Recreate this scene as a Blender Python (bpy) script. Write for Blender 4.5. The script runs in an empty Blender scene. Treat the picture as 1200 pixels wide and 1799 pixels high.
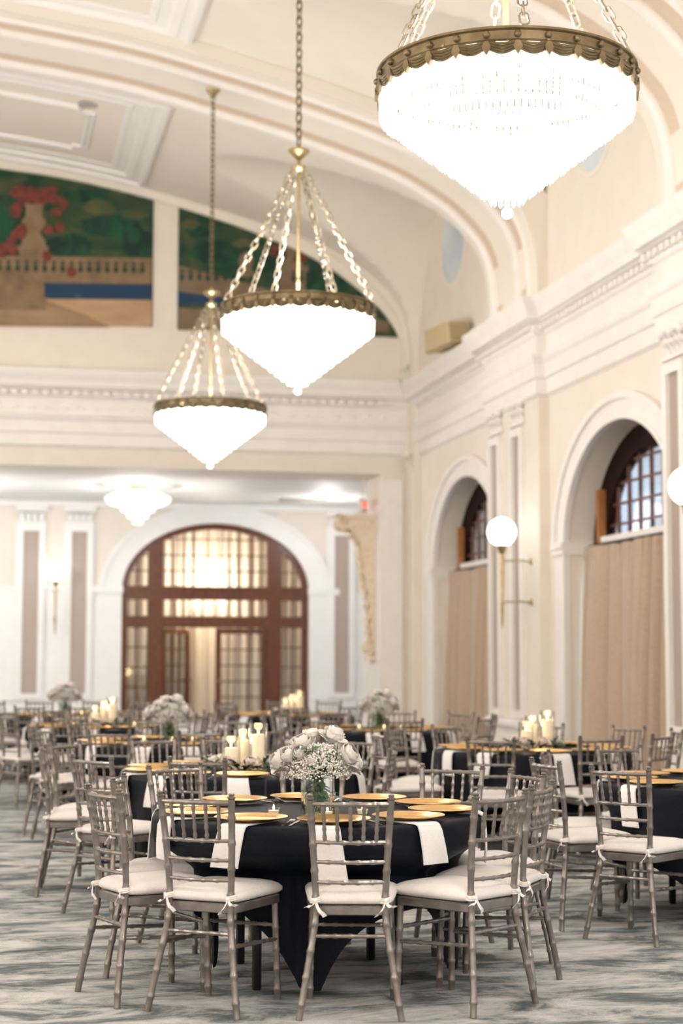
import bpy, math, random
from mathutils import Vector, Matrix
from math import sin, cos, pi, sqrt, radians, atan2, hypot

scene = bpy.context.scene
COL = scene.collection
random.seed(7)

# ------------------------------------------------------------------ camera
FPX = 2928.456                       # focal length in pixels of the 1200x1799 frame
YAW, PITCH, ROLL = .20864, .086089, .0018666
fw = Vector((sin(YAW) * cos(PITCH), cos(YAW) * cos(PITCH), sin(PITCH)))
rt0 = Vector((cos(YAW), -sin(YAW), 0))
up0 = rt0.cross(fw)
rt = rt0 * cos(ROLL) + up0 * sin(ROLL)
up = up0 * cos(ROLL) - rt0 * sin(ROLL)
cd = bpy.data.cameras.new('camera')
cam = bpy.data.objects.new('camera', cd)
COL.objects.link(cam)
cam.matrix_world = Matrix(((rt.x, up.x, -fw.x, 0), (rt.y, up.y, -fw.y, 0), (rt.z, up.z, -fw.z, 1.5), (0, 0, 0, 1)))
cd.sensor_fit = 'VERTICAL'
cd.sensor_height = 36
cd.lens = FPX / 1799 * 36
cd.clip_start, cd.clip_end = .1, 200
cd.dof.use_dof = True
cd.dof.focus_distance = 7.75
cd.dof.aperture_fstop = 1.9
scene.camera = cam

# ------------------------------------------------------------------ view, sampling, world
vs = scene.view_settings
scene.display_settings.display_device = 'sRGB'
vs.view_transform = 'Standard'
vs.look = 'None'
vs.gamma = 1
vs.use_curve_mapping = False
vs.exposure = -0.38
cy = scene.cycles
cy.use_denoising = True
cy.max_bounces = 7
cy.diffuse_bounces = 4
cy.glossy_bounces = 3
cy.transmission_bounces = 5
cy.transparent_max_bounces = 12
cy.caustics_reflective = False
cy.caustics_refractive = False
cy.sample_clamp_indirect = 6
cy.use_adaptive_sampling = True
cy.adaptive_threshold = .02

world = bpy.data.worlds.new('dusk_sky')
scene.world = world
world.use_nodes = True
nt = world.node_tree
nt.nodes.clear()
wo = nt.nodes.new('ShaderNodeOutputWorld')
bg = nt.nodes.new('ShaderNodeBackground')
tc = nt.nodes.new('ShaderNodeTexCoord')
nz = nt.nodes.new('ShaderNodeTexNoise')
nz.inputs['Scale'].default_value = 9
nz.inputs['Detail'].default_value = 3
rp = nt.nodes.new('ShaderNodeValToRGB')
rp.color_ramp.elements[0].position = .42
rp.color_ramp.elements[0].color = (.30, .34, .40, 1)
rp.color_ramp.elements[1].position = .62
rp.color_ramp.elements[1].color = (.62, .76, .90, 1)
nt.links.new(tc.outputs['Generated'], nz.inputs['Vector'])
nt.links.new(nz.outputs['Fac'], rp.inputs['Fac'])
nt.links.new(rp.outputs['Color'], bg.inputs['Color'])
bg.inputs['Strength'].default_value = 4.5
nt.links.new(bg.outputs[0], wo.inputs[0])

WARM = (1.0, .925, .86)
SOFT = (1.0, .965, .94)


def lamp(name, loc, power, radius, color=WARM):
    d = bpy.data.lights.new(name, 'POINT')
    d.energy, d.shadow_soft_size, d.color = power, radius, color
    o = bpy.data.objects.new(name, d)
    o.location = loc
    COL.objects.link(o)
    return o


def area(name, loc, rot, sx, sy, power, color=SOFT):
    d = bpy.data.lights.new(name, 'AREA')
    d.shape = 'RECTANGLE'
    d.size, d.size_y, d.energy, d.color = sx, sy, power, color
    o = bpy.data.objects.new(name, d)
    o.location, o.rotation_euler = loc, rot
    COL.objects.link(o)
    return o


# the chandeliers of the hall: the row over the tables, and the rows out of the frame
CH_POS = [(2.70, 8.45, 4.61), (2.70, 14.67, 4.61), (2.70, 20.75, 4.61)]
for (x, y, z) in CH_POS:
    lamp('chandelier_light', (x, y, z + .30), 230, .30, WARM)
for (x, y) in [(-5.5, 8.5), (-5.5, 14.7), (-5.5, 20.8), (-5.5, 2.4), (2.7, 2.2), (2.7, -3.0), (-5.5, -3.0)]:
    lamp('hall_light', (x, y, 4.4), 620 if y > 0 else 260, .6, WARM)
# added fill light behind the camera; the wall there has no opening
area('camera_side_fill', (-1.0, -4.6, 3.6), (radians(78), 0, 0), 9, 5, 120, (.93, .96, 1.0))
# alcove: the ceiling fixture, one out of frame, and a bare point light
lamp('alcove_light', (2.56, 29.5, 3.70), 150, .25, SOFT)
lamp('alcove_light', (-1.2, 29.5, 3.7), 300, .3, SOFT)
lamp('alcove_light', (6.3, 31.0, 3.9), 60, .25, SOFT)  # bare point light, no fixture hangs here
# unseen light added to brighten the curtain behind the glass doors
lamp('curtain_fill', (4.4, 33.62, 3.0), 180, .2, (1.0, .86, .68))

# ------------------------------------------------------------------ materials


def mat(name, color, rough=.6, metal=0.0, noise=None, bump=0.0, emit=None, spec=None, alpha=None, sheen=0, coat=0):
    """noise = (scale, other colour, low, high[, (sx,sy,sz), detail, distortion])"""
    m = bpy.data.materials.new(name)
    m.use_nodes = True
    n = m.node_tree.nodes
    l = m.node_tree.links
    b = n['Principled BSDF']
    b.inputs['Base Color'].default_value = (*color, 1)
    b.inputs['Roughness'].default_value = rough
    b.inputs['Metallic'].default_value = metal
    if spec is not None:
        b.inputs['Specular IOR Level'].default_value = spec
    if sheen:
        b.inputs['Sheen Weight'].default_value = sheen
    if coat:
        b.inputs['Coat Weight'].default_value = coat
    if emit:
        b.inputs['Emission Color'].default_value = (*emit[0], 1)
        b.inputs['Emission Strength'].default_value = emit[1]
    if noise:
        t = n.new('ShaderNodeTexCoord')
        mp = n.new('ShaderNodeMapping')
        if len(noise) > 4:
            mp.inputs['Scale'].default_value = noise[4]
        x = n.new('ShaderNodeTexNoise')
        x.inputs['Scale'].default_value = noise[0]
        x.inputs['Detail'].default_value = noise[5] if len(noise) > 5 else 5
        x.inputs['Distortion'].default_value = noise[6] if len(noise) > 6 else 0
        r = n.new('ShaderNodeValToRGB')
        r.color_ramp.elements[0].position = noise[2]
        r.color_ramp.elements[0].color = (*color, 1)
        r.color_ramp.elements[1].position = noise[3]
        r.color_ramp.elements[1].color = (*noise[1], 1)
        l.new(t.outputs['Object'], mp.inputs['Vector'])
        l.new(mp.outputs['Vector'], x.inputs['Vector'])
        l.new(x.outputs['Fac'], r.inputs['Fac'])
        l.new(r.outputs['Color'], b.inputs['Base Color'])
        if bump:
            bp = n.new('ShaderNodeBump')
            bp.inputs['Strength'].default_value = bump
            bp.inputs['Distance'].default_value = .01
            l.new(x.outputs['Fac'], bp.inputs['Height'])
            l.new(bp.outputs['Normal'], b.inputs['Normal'])
    return m


def glass(name, tint=(1, 1, 1), gloss=.12, rough=.02):
    """thin clear pane: mostly transparent, with a Fresnel gloss"""
    m = bpy.data.materials.new(name)
    m.use_nodes = True
    n, l = m.node_tree.nodes, m.node_tree.links
    n.clear()
    o = n.new('ShaderNodeOutputMaterial')
    mx = n.new('ShaderNodeMixShader')
    tr = n.new('ShaderNodeBsdfTransparent')
    gl = n.new('ShaderNodeBsdfGlossy')
    fr = n.new('ShaderNodeLayerWeight')
    fr.inputs['Blend'].default_value = .25
    mu = n.new('ShaderNodeMath')
    mu.operation = 'MULTIPLY_ADD'
    mu.inputs[1].default_value = .6
    mu.inputs[2].default_value = gloss
    tr.inputs['Color'].default_value = (*tint, 1)
    gl.inputs['Roughness'].default_value = rough
    l.new(fr.outputs['Fresnel'], mu.inputs[0])
    l.new(mu.outputs[0], mx.inputs['Fac'])
    l.new(tr.outputs[0], mx.inputs[1])
    l.new(gl.outputs[0], mx.inputs[2])
    l.new(mx.outputs[0], o.inputs['Surface'])
    return m


def glow(name, color, strength, clear=0.0):
    """a lit lamp part; clear = share that lets light through"""
    m = bpy.data.materials.new(name)
    m.use_nodes = True
    n, l = m.node_tree.nodes, m.node_tree.links
    n.clear()
    o = n.new('ShaderNodeOutputMaterial')
    e = n.new('ShaderNodeEmission')
    e.inputs['Color'].default_value = (*color, 1)
    e.inputs['Strength'].default_value = strength
    if clear:
        mx = n.new('ShaderNodeMixShader')
        tr = n.new('ShaderNodeBsdfTransparent')
        mx.inputs['Fac'].default_value = 1 - clear
        l.new(tr.outputs[0], mx.inputs[1])
        l.new(e.outputs[0], mx.inputs[2])
        l.new(mx.outputs[0], o.inputs['Surface'])
    else:
        l.new(e.outputs[0], o.inputs['Surface'])
    return m


M = {}
M['wall'] = mat('cream_plaster', (.80, .735, .655), .75, noise=(3, (.82, .76, .685), .4, .6))
M['white'] = mat('white_trim_paint', (.85, .815, .785), .5, noise=(4, (.87, .845, .815), .4, .6))
M['cool'] = mat('white_wall_paint', (.86, .85, .83), .55, noise=(4, (.88, .87, .86), .4, .6))
M['vault'] = mat('vault_plaster', (.82, .77, .69), .8, noise=(2, (.84, .79, .715), .4, .6))
M['tan'] = mat('tan_band_paint', (.62, .50, .385), .8, noise=(60, (.68, .565, .45), .4, .6))
M['mauve'] = mat('mauve_panel_fabric', (.40, .33, .29), .9, noise=(300, (.46, .39, .34), .4, .6))
M['carpet'] = mat('carpet', (.10, .135, .145), .95)
M['curtain'] = mat('linen_curtain', (.44, .335, .245), .9, noise=(26, (.53, .42, .32), .38, .62, (1, 1, 6)), sheen=.3)
M['curtain2'] = mat('cream_curtain', (.78, .68, .53), .9, noise=(20, (.83, .74, .60), .4, .6, (1, 1, 4)))
M['wood'] = mat('mahogany', (.075, .018, .005), .42, noise=(7, (.150, .043, .011), .35, .65, (6, 6, 1)), coat=.08)
M['wood3'] = mat('shaded_window_timber', (.012, .004, .003), .8, noise=(7, (.022, .008, .005), .35, .65, (6, 6, 1)), spec=.1)  # near-black: shade of the arch head put into the timber colour
M['wood2'] = mat('oiled_oak', (.33, .12, .03), .4, noise=(7, (.45, .19, .05), .35, .65, (6, 6, 1)))
M['pane'] = glass('window_glass', (.95, .97, 1), .10)
M['rod'] = mat('dark_rod', (.03, .03, .03), .5)
M['chair'] = mat('silver_lacquer', (.200, .178, .164), .32, metal=.6, noise=(14, (.255, .229, .211), .4, .6), coat=.2)
M['cushion'] = mat('white_cushion_cloth', (.70, .665, .645), .85, noise=(90, (.74, .71, .69), .4, .6), bump=.1, sheen=.2)
M['ribbon'] = mat('white_ribbon', (.82, .78, .76), .75)
M['cloth'] = mat('black_tablecloth', (.0035, .0045, .0085), .62, noise=(120, (.006, .008, .014), .4, .6), spec=.14)
M['cloth'].node_tree.nodes['Principled BSDF'].inputs['Sheen Weight'].default_value = .25
M['cloth'].node_tree.nodes['Principled BSDF'].inputs['Sheen Roughness'].default_value = .12
M['tabletop'] = mat('plywood_top', (.25, .18, .11), .6)
M['black'] = mat('black_steel', (.012, .012, .014), .45)
M['napkin'] = mat('white_napkin', (.78, .76, .765), .85, noise=(120, (.82, .80, .805), .4, .6), sheen=.2)
M['gold'] = mat('gold_charger', (.78, .47, .17), .28, metal=.85, noise=(200, (.86, .56, .22), .4, .6))
M['steel'] = mat('cutlery_steel', (.70, .69, .67), .18, metal=1)
M['brass'] = mat('aged_brass', (.17, .130, .072), .40, metal=.75, noise=(12, (.25, .195, .11), .35, .65))
M['brass2'] = mat('bright_brass', (.40, .31, .16), .34, metal=.8, noise=(12, (.48, .39, .22), .4, .6))
M['crystal'] = glow('lit_crystal', (1.0, .95, .88), 8.0, .25)
M['bulb'] = glow('lit_bulb', (1.0, .88, .7), 14)
M['chain'] = mat('chain_brass', (.30, .26, .19), .4, metal=.8, noise=(12, (.40, .35, .27), .4, .6))
M['globe'] = glow('lit_opal_glass', (1.0, .95, .87), 5.0)
M['bowl'] = glow('lit_alabaster', (1.0, .96, .9), 3.2)
M['clear'] = glass('clear_glass', (.97, .985, .98), .035)
M['water'] = glass('vase_water', (.88, .93, .86), .06)
M['petal'] = mat('white_rose_petal', (.76, .725, .69), .6, noise=(20, (.81, .78, .745), .4, .6))
M['blush'] = mat('blush_rose_petal', (.84, .72, .66), .6)
M['breath'] = mat('gypsophila', (.85, .83, .78), .7)
M['leaf'] = mat('dark_leaf', (.035, .10, .028), .5, noise=(30, (.07, .17, .045), .4, .6))
M['stem'] = mat('green_stem', (.05, .10, .03), .5)
M['wax'] = mat('ivory_wax', (.85, .76, .62), .5, emit=((1, .64, .34), .55))  # emission stands in for flame light glowing through the wax
M['flame'] = glow('candle_flame', (1.0, .74, .40), 8)
M['speaker'] = mat('cream_speaker', (.58, .47, .27), .6)
M['grille'] = mat('speaker_grille', (.45, .35, .19), .8, noise=(200, (.36, .28, .15), .4, .6))
M['plaster'] = mat('carved_plaster', (.80, .69, .53), .8, noise=(14, (.68, .55, .38), .5, .72, (1, 1, 1), 4), bump=.3)
M['exitbox'] = mat('exit_sign_box', (.75, .74, .72), .5)
M['exitred'] = glow('exit_sign_red', (1.0, .16, .10), 2.2)
M['vent'] = mat('grey_vent', (.42, .40, .37), .6)
M['oval'] = mat('pale_painted_sky', (.52, .62, .68), .7, noise=(1.2, (.74, .80, .82), .35, .65))


def carpet_nodes():
    m = M['carpet']
    n, l = m.node_tree.nodes, m.node_tree.links
    b = n['Principled BSDF']
    t = n.new('ShaderNodeTexCoord')
    mp = n.new('ShaderNodeMapping')
    mp.inputs['Scale'].default_value = (.9, 2.0, 1)
    mp.inputs['Rotation'].default_value = (0, 0, radians(10))
    a = n.new('ShaderNodeTexNoise')
    a.inputs['Scale'].default_value = 1.9
    a.inputs['Detail'].default_value = 11
    a.inputs['Roughness'].default_value = .74
    a.inputs['Distortion'].default_value = .55
    c = n.new('ShaderNodeTexNoise')
    c.inputs['Scale'].default_value = 160
    c.inputs['Detail'].default_value = 2
    r = n.new('ShaderNodeValToRGB')
    e = r.color_ramp.elements
    e[0].position, e[0].color = .36, (.050, .070, .082, 1)
    e[1].position, e[1].color = .61, (.60, .595, .585, 1)
    k = e.new(.445)
    k.color = (.155, .18, .19, 1)
    k = e.new(.505)
    k.color = (.37, .385, .38, 1)
    mx = n.new('ShaderNodeMixRGB')
    mx.blend_type = 'MULTIPLY'
    mx.inputs['Fac'].default_value = .45
    r2 = n.new('ShaderNodeValToRGB')
    r2.color_ramp.elements[0].position, r2.color_ramp.elements[0].color = .3, (.5, .5, .5, 1)
    r2.color_ramp.elements[1].position = .65
    bp = n.new('ShaderNodeBump')
    bp.inputs['Strength'].default_value = .4
    bp.inputs['Distance'].default_value = .006
    l.new(t.outputs['Object'], mp.inputs['Vector'])
    l.new(mp.outputs[0], a.inputs['Vector'])
    l.new(t.outputs['Object'], c.inputs['Vector'])
    l.new(a.outputs['Fac'], r.inputs['Fac'])
    l.new(c.outputs['Fac'], r2.inputs['Fac'])
    l.new(r.outputs[0], mx.inputs[1])
    l.new(r2.outputs[0], mx.inputs[2])
    l.new(mx.outputs[0], b.inputs['Base Color'])
    l.new(c.outputs['Fac'], bp.inputs['Height'])
    l.new(bp.outputs[0], b.inputs['Normal'])


carpet_nodes()

# ------------------------------------------------------------------ mesh helpers


class MB:
    def __init__(s):
        s.v, s.f, s.mi, s.m = [], [], [], 0

    def add(s, vs_, fs):
        o = len(s.v)
        s.v += [tuple(p) for p in vs_]
        for f in fs:
            s.f.append([o + i for i in f])
            s.mi.append(s.m)
        return s

    def box(s, x0, x1, y0, y1, z0, z1):
        v = [(x, y, z) for z in (z0, z1) for y in (y0, y1) for x in (x0, x1)]
        return s.add(v, [(0, 2, 3, 1), (4, 5, 7, 6), (0, 1, 5, 4), (2, 6, 7, 3), (0, 4, 6, 2), (1, 3, 7, 5)])

    def bevbox(s, x0, x1, y0, y1, z0, z1, b=.01):
        """box with chamfered vertical and top edges"""
        def ring(i, z):
            a0, a1, b0, b1 = x0 + i, x1 - i, y0 + i, y1 - i
            c = b
            return [(a0 + c, b0, z), (a1 - c, b0, z), (a1, b0 + c, z), (a1, b1 - c, z), (a1 - c, b1, z), (a0 + c, b1, z), (a0, b1 - c, z), (a0, b0 + c, z)]
        rs = [ring(b * .6, z0), ring(0, z0 + b), ring(0, z1 - b), ring(b * .6, z1)]
        return s.loft(rs, True, True)

    def loft(s, rings, cap=True, closed=True):
        n = len(rings[0])
        o = len(s.v)
        for r in rings:
            s.v += [tuple(p) for p in r]
        for i in range(len(rings) - 1):
            for j in range(n if closed else n - 1):
                k = (j + 1) % n
                s.f.append([o + i * n + j, o + i * n + k, o + (i + 1) * n + k, o + (i + 1) * n + j])
                s.mi.append(s.m)
        if cap:
            s.f.append([o + j for j in range(n)][::-1])
            s.f.append([o + (len(rings) - 1) * n + j for j in range(n)])
            s.mi += [s.m, s.m]
        return s

    def tube(s, path, r, n=8, cap=True, closed=False):
        P = [Vector(p) for p in path]
        R = r if isinstance(r, (list, tuple)) else [r] * len(P)
        T = []
        for i in range(len(P)):
            if closed:
                t = P[(i + 1) % len(P)] - P[i - 1]
            else:
                t = P[min(i + 1, len(P) - 1)] - P[max(i - 1, 0)]
            if t.length < 1e-9:
                t = Vector((0, 0, 1))
            T.append(t.normalized())
        a = Vector((0, 0, 1)) if abs(T[0].z) < .9 else Vector((1, 0, 0))
        u = T[0].cross(a).normalized()
        rings = []
        for i, p in enumerate(P):
            u = (u - T[i] * u.dot(T[i])).normalized()
            w = T[i].cross(u)
            rings.append([p + (u * cos(2 * pi * k / n) + w * sin(2 * pi * k / n)) * R[i] for k in range(n)])
        if closed:
            rings.append(rings[0])
            cap = False
        return s.loft(rings, cap)

    def lathe(s, prof, n=24, c=(0, 0, 0), cap=False):
        rings = [[(c[0] + r * cos(2 * pi * k / n), c[1] + r * sin(2 * pi * k / n), c[2] + z) for k in range(n)] for r, z in prof]
        return s.loft(rings, cap)

    def sphere(s, c, r, n=12, m=8, sq=(1, 1, 1)):
        rings = []
        for i in range(m + 1):
            t = pi * i / m
            q = max(sin(t), .01)
            rings.append([(c[0] + sq[0] * r * q * cos(2 * pi * k / n), c[1] + sq[1] * r * q * sin(2 * pi * k / n), c[2] - sq[2] * r * cos(t)) for k in range(n)])
        return s.loft(rings, True)

    def grid(s, fn, nu, nv):
        v = [fn(i / nu, j / nv) for j in range(nv + 1) for i in range(nu + 1)]
        f = [(j * (nu + 1) + i, j * (nu + 1) + i + 1, (j + 1) * (nu + 1) + i + 1, (j + 1) * (nu + 1) + i) for j in range(nv) for i in range(nu)]
        return s.add(v, f)

    def prism(s, poly, fn, d0, d1):
        """polygon (u,v) extruded from d0 to d1, fn(u,v,d) -> xyz"""
        n = len(poly)
        v = [fn(u, w, d0) for u, w in poly] + [fn(u, w, d1) for u, w in poly]
        f = [list(range(n))[::-1], list(range(n, 2 * n))] + [(i, (i + 1) % n, n + (i + 1) % n, n + i) for i in range(n)]
        return s.add(v, f)

    def strip(s, A, B, fn, d0, d1, caps=True):
        """solid band between two polylines of equal length, thickness d0..d1"""
        n = len(A)
        v = [fn(*p, d0) for p in A] + [fn(*p, d0) for p in B] + [fn(*p, d1) for p in A] + [fn(*p, d1) for p in B]
        f = []
        for i in range(n - 1):
            f += [(i, i + 1, n + i + 1, n + i), (2 * n + i, 3 * n + i, 3 * n + i + 1, 2 * n + i + 1),
                  (i, 2 * n + i, 2 * n + i + 1, i + 1), (n + i, n + i + 1, 3 * n + i + 1, 3 * n + i)]
        if caps:
            f += [(0, n, 3 * n, 2 * n), (n - 1, 3 * n - 1, 4 * n - 1, 2 * n - 1)]
        return s.add(v, f)

    def build(s, name, mats, parent=None, loc=None, smooth=True, angle=38):
        me = bpy.data.meshes.new(name)
        me.from_pydata(s.v, [], s.f)
        if not isinstance(mats, (list, tuple)):
            mats = [mats]
        for m in mats:
            me.materials.append(m)
        if len(mats) > 1:
            me.polygons.foreach_set('material_index', s.mi)
        me.update()
        if smooth:
            me.polygons.foreach_set('use_smooth', [True] * len(me.polygons))
            me.set_sharp_from_angle(angle=radians(angle))
        o = bpy.data.objects.new(name, me)
        COL.objects.link(o)
        if parent:
            o.parent = parent
        if loc:
            o.location = loc
        return o


def tag(o, label, cat, group=None, kind=None):
    o['label'], o['category'] = label, cat
    if group:
        o['group'] = group
    if kind:
        o['kind'] = kind
    return o


def thing(name, label, cat, loc=(0, 0, 0), rz=0, group=None, kind=None):
    o = bpy.data.objects.new(name, None)
    o.empty_display_size = .1
    COL.objects.link(o)
    o.location = loc
    o.rotation_euler = (0, 0, rz)
    return tag(o, label, cat, group, kind)


KIDS = {}


def kids(o):
    if o.name not in KIDS:
        KIDS[o.name] = [c for c in o.children]
    return KIDS[o.name]


def dup(src, loc, rz, label, group=None):
    r = src.copy()
    COL.objects.link(r)
    r.location = loc
    r.rotation_euler = (0, 0, rz)
    r['label'] = label
    if group:
        r['group'] = group
    for ch in kids(src):
        c = ch.copy()
        COL.objects.link(c)
        c.parent = r
        for g in kids(ch):
            d = g.copy()
            COL.objects.link(d)
            d.parent = c
    return r


def interp(tab, x):
    if x <= tab[0][0]:
        return tab[0][1]
    for (a, b), (c, d) in zip(tab, tab[1:]):
        if x <= c:
            return b + (d - b) * (x - a) / (c - a)
    return tab[-1][1]


def spline(pts, k=6):
    out = []
    n = len(pts)
    for i in range(n - 1):
        p0, p1, p2, p3 = pts[max(i - 1, 0)], pts[i], pts[i + 1], pts[min(i + 2, n - 1)]
        for j in range(k):
            t = j / k
            out.append(tuple(.5 * ((2 * b) + (-a + c) * t + (2 * a - 5 * b + 4 * c - d) * t * t + (-a + 3 * b - 3 * c + d) * t ** 3) for a, b, c, d in zip(p0, p1, p2, p3)))
    out.append(tuple(pts[-1]))
    return out


def arch(c, a, b, zs, z0, n=40):
    """doorway outline: up the jamb, over a half ellipse, down the other jamb"""
    return [(c - a, z0)] + [(c - a * cos(pi * i / n), zs + b * sin(pi * i / n)) for i in range(n + 1)] + [(c + a, z0)]


def on_right(u, z, d):
    return (d, u, z)


def on_back(u, z, d):
    return (u, d, z)


def struct(mb, name, m, label, parent=None, **k):
    o = mb.build(name, m, parent, **k)
    return tag(o, label, 'room', kind='structure')


# ------------------------------------------------------------------ the hall
XW = 6.88                 # plane of the window wall
XP = 6.75                 # face of its pilaster piers
YB = 26.70                # plane of the mural wall
YA = 33.0                 # back wall of the alcove
XL, YF = -9.6, -5.2       # far side wall and entrance wall, out of the frame
BAY = 6.08
PIERS = [20.95 - BAY * k for k in range(4)]
WINS = [23.55, 17.48, 11.4, 5.32]
WA, WB, WZ = 1.72, 1.32, 2.83    # half width, rise and springing of a window arch

RIB0 = [(-1.4, 9.36), (0, 9.24), (1.62, 9.03), (2.9, 8.75), (4.06, 8.46), (5.12, 8.13), (5.64, 7.90), (6.12, 7.60),
        (6.46, 7.27), (6.61, 7.04), (6.70, 6.76), (6.74, 6.4), (6.75, 5.9)]
RIBR = spline(RIB0, 6)
RIB = [(-2.8 - x, z) for x, z in reversed(RIBR)][:-1] + RIBR
MAINT = sorted(RIB)


def main(x):
    return interp(MAINT, x) + .17


mb = MB().box(XL - .2, 9, YF - .2, YA + 2, -.1, 0)
struct(mb, 'floor', M['carpet'], 'grey and ivory marbled carpet under all the tables')

# window wall with arched openings
mb = MB()
edges = [YF]
for c in sorted(WINS):
    edges += [c - WA, c + WA]
edges.append(YB)
for i in range(0, len(edges), 2):
    mb.box(XW, XW + .45, edges[i], edges[i + 1], 0, 6.0)
for c in WINS:
    n = 36
    A = [(c - WA * cos(pi * i / n), WZ + WB * sin(pi * i / n)) for i in range(n + 1)]
    mb.strip(A, [(y, 6.0) for y, z in A], on_right, XW, XW + .45)
mb.box(XW, XW + .2, YF, YB, 6.0, 9.2)
mb.box(XW + .45, XW + .55, YF, YB, 0, 0.05)
struct(mb, 'wall_right', M['wall'], 'cream window wall with arched openings')

# archivolts, jamb bands and imposts round each window arch
for k, c in enumerate(WINS):
    mb = MB()
    mb.strip(arch(c, WA - .008, WB - .008, WZ, 0), arch(c, WA + .36, WB + .26, WZ, 0), on_right, XW - .05, XW + .02)
    mb.strip(arch(c, WA + .30, WB + .21, WZ, WZ), arch(c, WA + .39, WB + .29, WZ, WZ), on_right, XW - .085, XW + .01)
    mb.strip(arch(c, WA - .014, WB - .014, WZ, 0), arch(c, WA + .05, WB + .04, WZ, 0), on_right, XW - .065, XW + .01)
    for s in (-1, 1):
        y0, y1 = sorted((c + s * (WA - .035), c + s * (WA + .40)))
        mb.box(XW - .10, XW + .30, y0, y1, WZ - .03, WZ + .05)
        mb.box(XW - .08, XW + .30, y0 + .01, y1 - .01, WZ - .10, WZ - .03)
    struct(mb, 'trim_%d' % (k + 1), M['white'], 'white moulded surround of a window arch')

# windows: timber frame with a glazed grid in the arched head
for k, c in enumerate(WINS):
    w = thing('window_%d' % (k + 1), 'arched mahogany window with glazed grid above linen curtain', 'window', (0, 0, 0), kind='structure')
    mb = MB()
    x0, x1 = XW + .33, XW + .45
    mb.strip(arch(c, WA - .42, WB - .30, WZ, WZ - .2), arch(c, WA, WB, WZ, WZ - .2), on_right, x0, x1)
    mb.box(x0 - .02, x1, c - WA, c + WA, WZ - .22, WZ + .02)
    mb.build('frame', M['wood3'], w)
    mb = MB()
    for s in (-1, 1):
        mb.box(x0 - .09, x0 + .02, c + s * (WA - .37) - .045, c + s * (WA - .37) + .045, WZ + .02, WZ + WB * .50)
    mb.build('mullion', M['wood2'], w)
    mb = MB()
    a, b = WA - .42, WB - .30
    ys = [c + (i - 3) * .335 for i in range(7)]
    for y in ys:
        h = b * sqrt(max(0, 1 - ((y - c) / a) ** 2))
        if h > .1:
            mb.box(x0 + .03, x0 + .07, y - .016, y + .016, WZ, WZ + h + .02)
    for i in range(4):
        z = .24 * i + .22
        if z < b:
            h = a * sqrt(1 - (z / b) ** 2)
            mb.box(x0 + .035, x0 + .065, c - h, c + h, WZ + z - .014, WZ + z + .014)
    mb.build('glazing_bars', M['wood'], w)
    mb = MB()
    n = 30
    A = [(c - (a + .02) * cos(pi * i / n), WZ + (b + .02) * sin(pi * i / n)) for i in range(n + 1)]
    mb.strip(A, [(y, WZ - .01) for y, z in A], on_right, x0 + .045, x0 + .052)
    mb.build('pane', M['pane'], w)
    MB().box(x0 - .07, x0 - .025, c - WA + .30, c + WA - .3, WZ + .021, WZ + .09).build('sill', M['white'], w)

# outside: pale facade across the street, with glowing panels added to brighten the panes
mb = MB()
mb.box(15.0, 15.6, 0, 60, 0, 3.6)
struct(mb, 'wall_outside', mat('grey_facade', (.42, .45, .50), .8), 'grey facade across the street outside the windows')
mb = MB()
for i in range(34):
    y = 3 + i * 1.5
    mb.box(14.95, 15.0, y, y + .8, 2.2, 3.3)
o = struct(mb, 'window_5', glow('added_panel_glow', (.80, .90, 1.0), 7.0), 'added glowing panels on the facade outside')

# curtains hanging from a rod across each recess
for k, c in enumerate(WINS[:3]):
    ct = thing('curtain', ['linen curtain in the window recess beside the mural wall', 'linen curtain in the recess between the two globe torches',
                           'linen curtain in the recess this side of the front torch'][k], 'curtain', (XW + .24, c, 0), group='linen window curtains')
    mb = MB()
    rnd = random.Random(k + 3)
    ph = [rnd.uniform(0, 6.28) for _ in range(6)]
    N = 420

    def cf(u, v, ph=ph):
        y = (u - .5) * 2 * (WA - .02)
        z = .02 + v * 2.79
        q = y * 19 + 2.6 * sin(y * 2.3 + ph[0]) + 1.5 * sin(y * 5.3 + ph[5]) + (1 - v) * .9 * sin(y * 3 + ph[1])
        amp = .25 * (1 - .45 * v * v) * (.70 + .30 * sin(y * 4 + ph[2]))
        x = .06 - amp * abs(sin(q * .5)) ** .55 + .02 * (1 - .6 * v) * sin(.47 * q + ph[3])
        if v > .93:
            x += .012 * sin(y * 60)
        return (x, y, z)
    mb.grid(cf, N, 24)
    mb.build('drape', M['curtain'], ct, angle=80)
    mb = MB().tube([(.03, -WA - .01, 2.82), (.03, WA + .01, 2.82)], .022, 8)
    mb.build('curtain_rod', M['rod'], ct)

# piers with paired pilasters, moulded panels and capitals


def leaf_capital(mb, y0, y1, z0, z1, x):
    """two rows of upright acanthus-like tongues and corner volutes"""
    n = 4
    for r in range(2):
        for i in range(n):
            yc = y0 + (i + .5 + .25 * r) * (y1 - y0) / (n + .3)
            h = (z1 - z0) * .42
            zb = z0 + r * h * .9
            w = (y1 - y0) / n * .42
            mb.loft([[(x - d, yc - ww, zb + h * t), (x - d - .02, yc, zb + h * t), (x - d, yc + ww, zb + h * t), (x + .02, yc, zb + h * t)]
                     for t, d, ww in ((0, .01, w), (.5, .02, w * 1.05), (.85, .055, w * .8), (1, .085, w * .35), (.9, .10, w * .1))], True)
    for y in (y0 + .02, (y0 + y1) / 2, y1 - .02):
        mb.sphere((x - .06, y, z1 - .05), .05, 8, 6)


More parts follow.
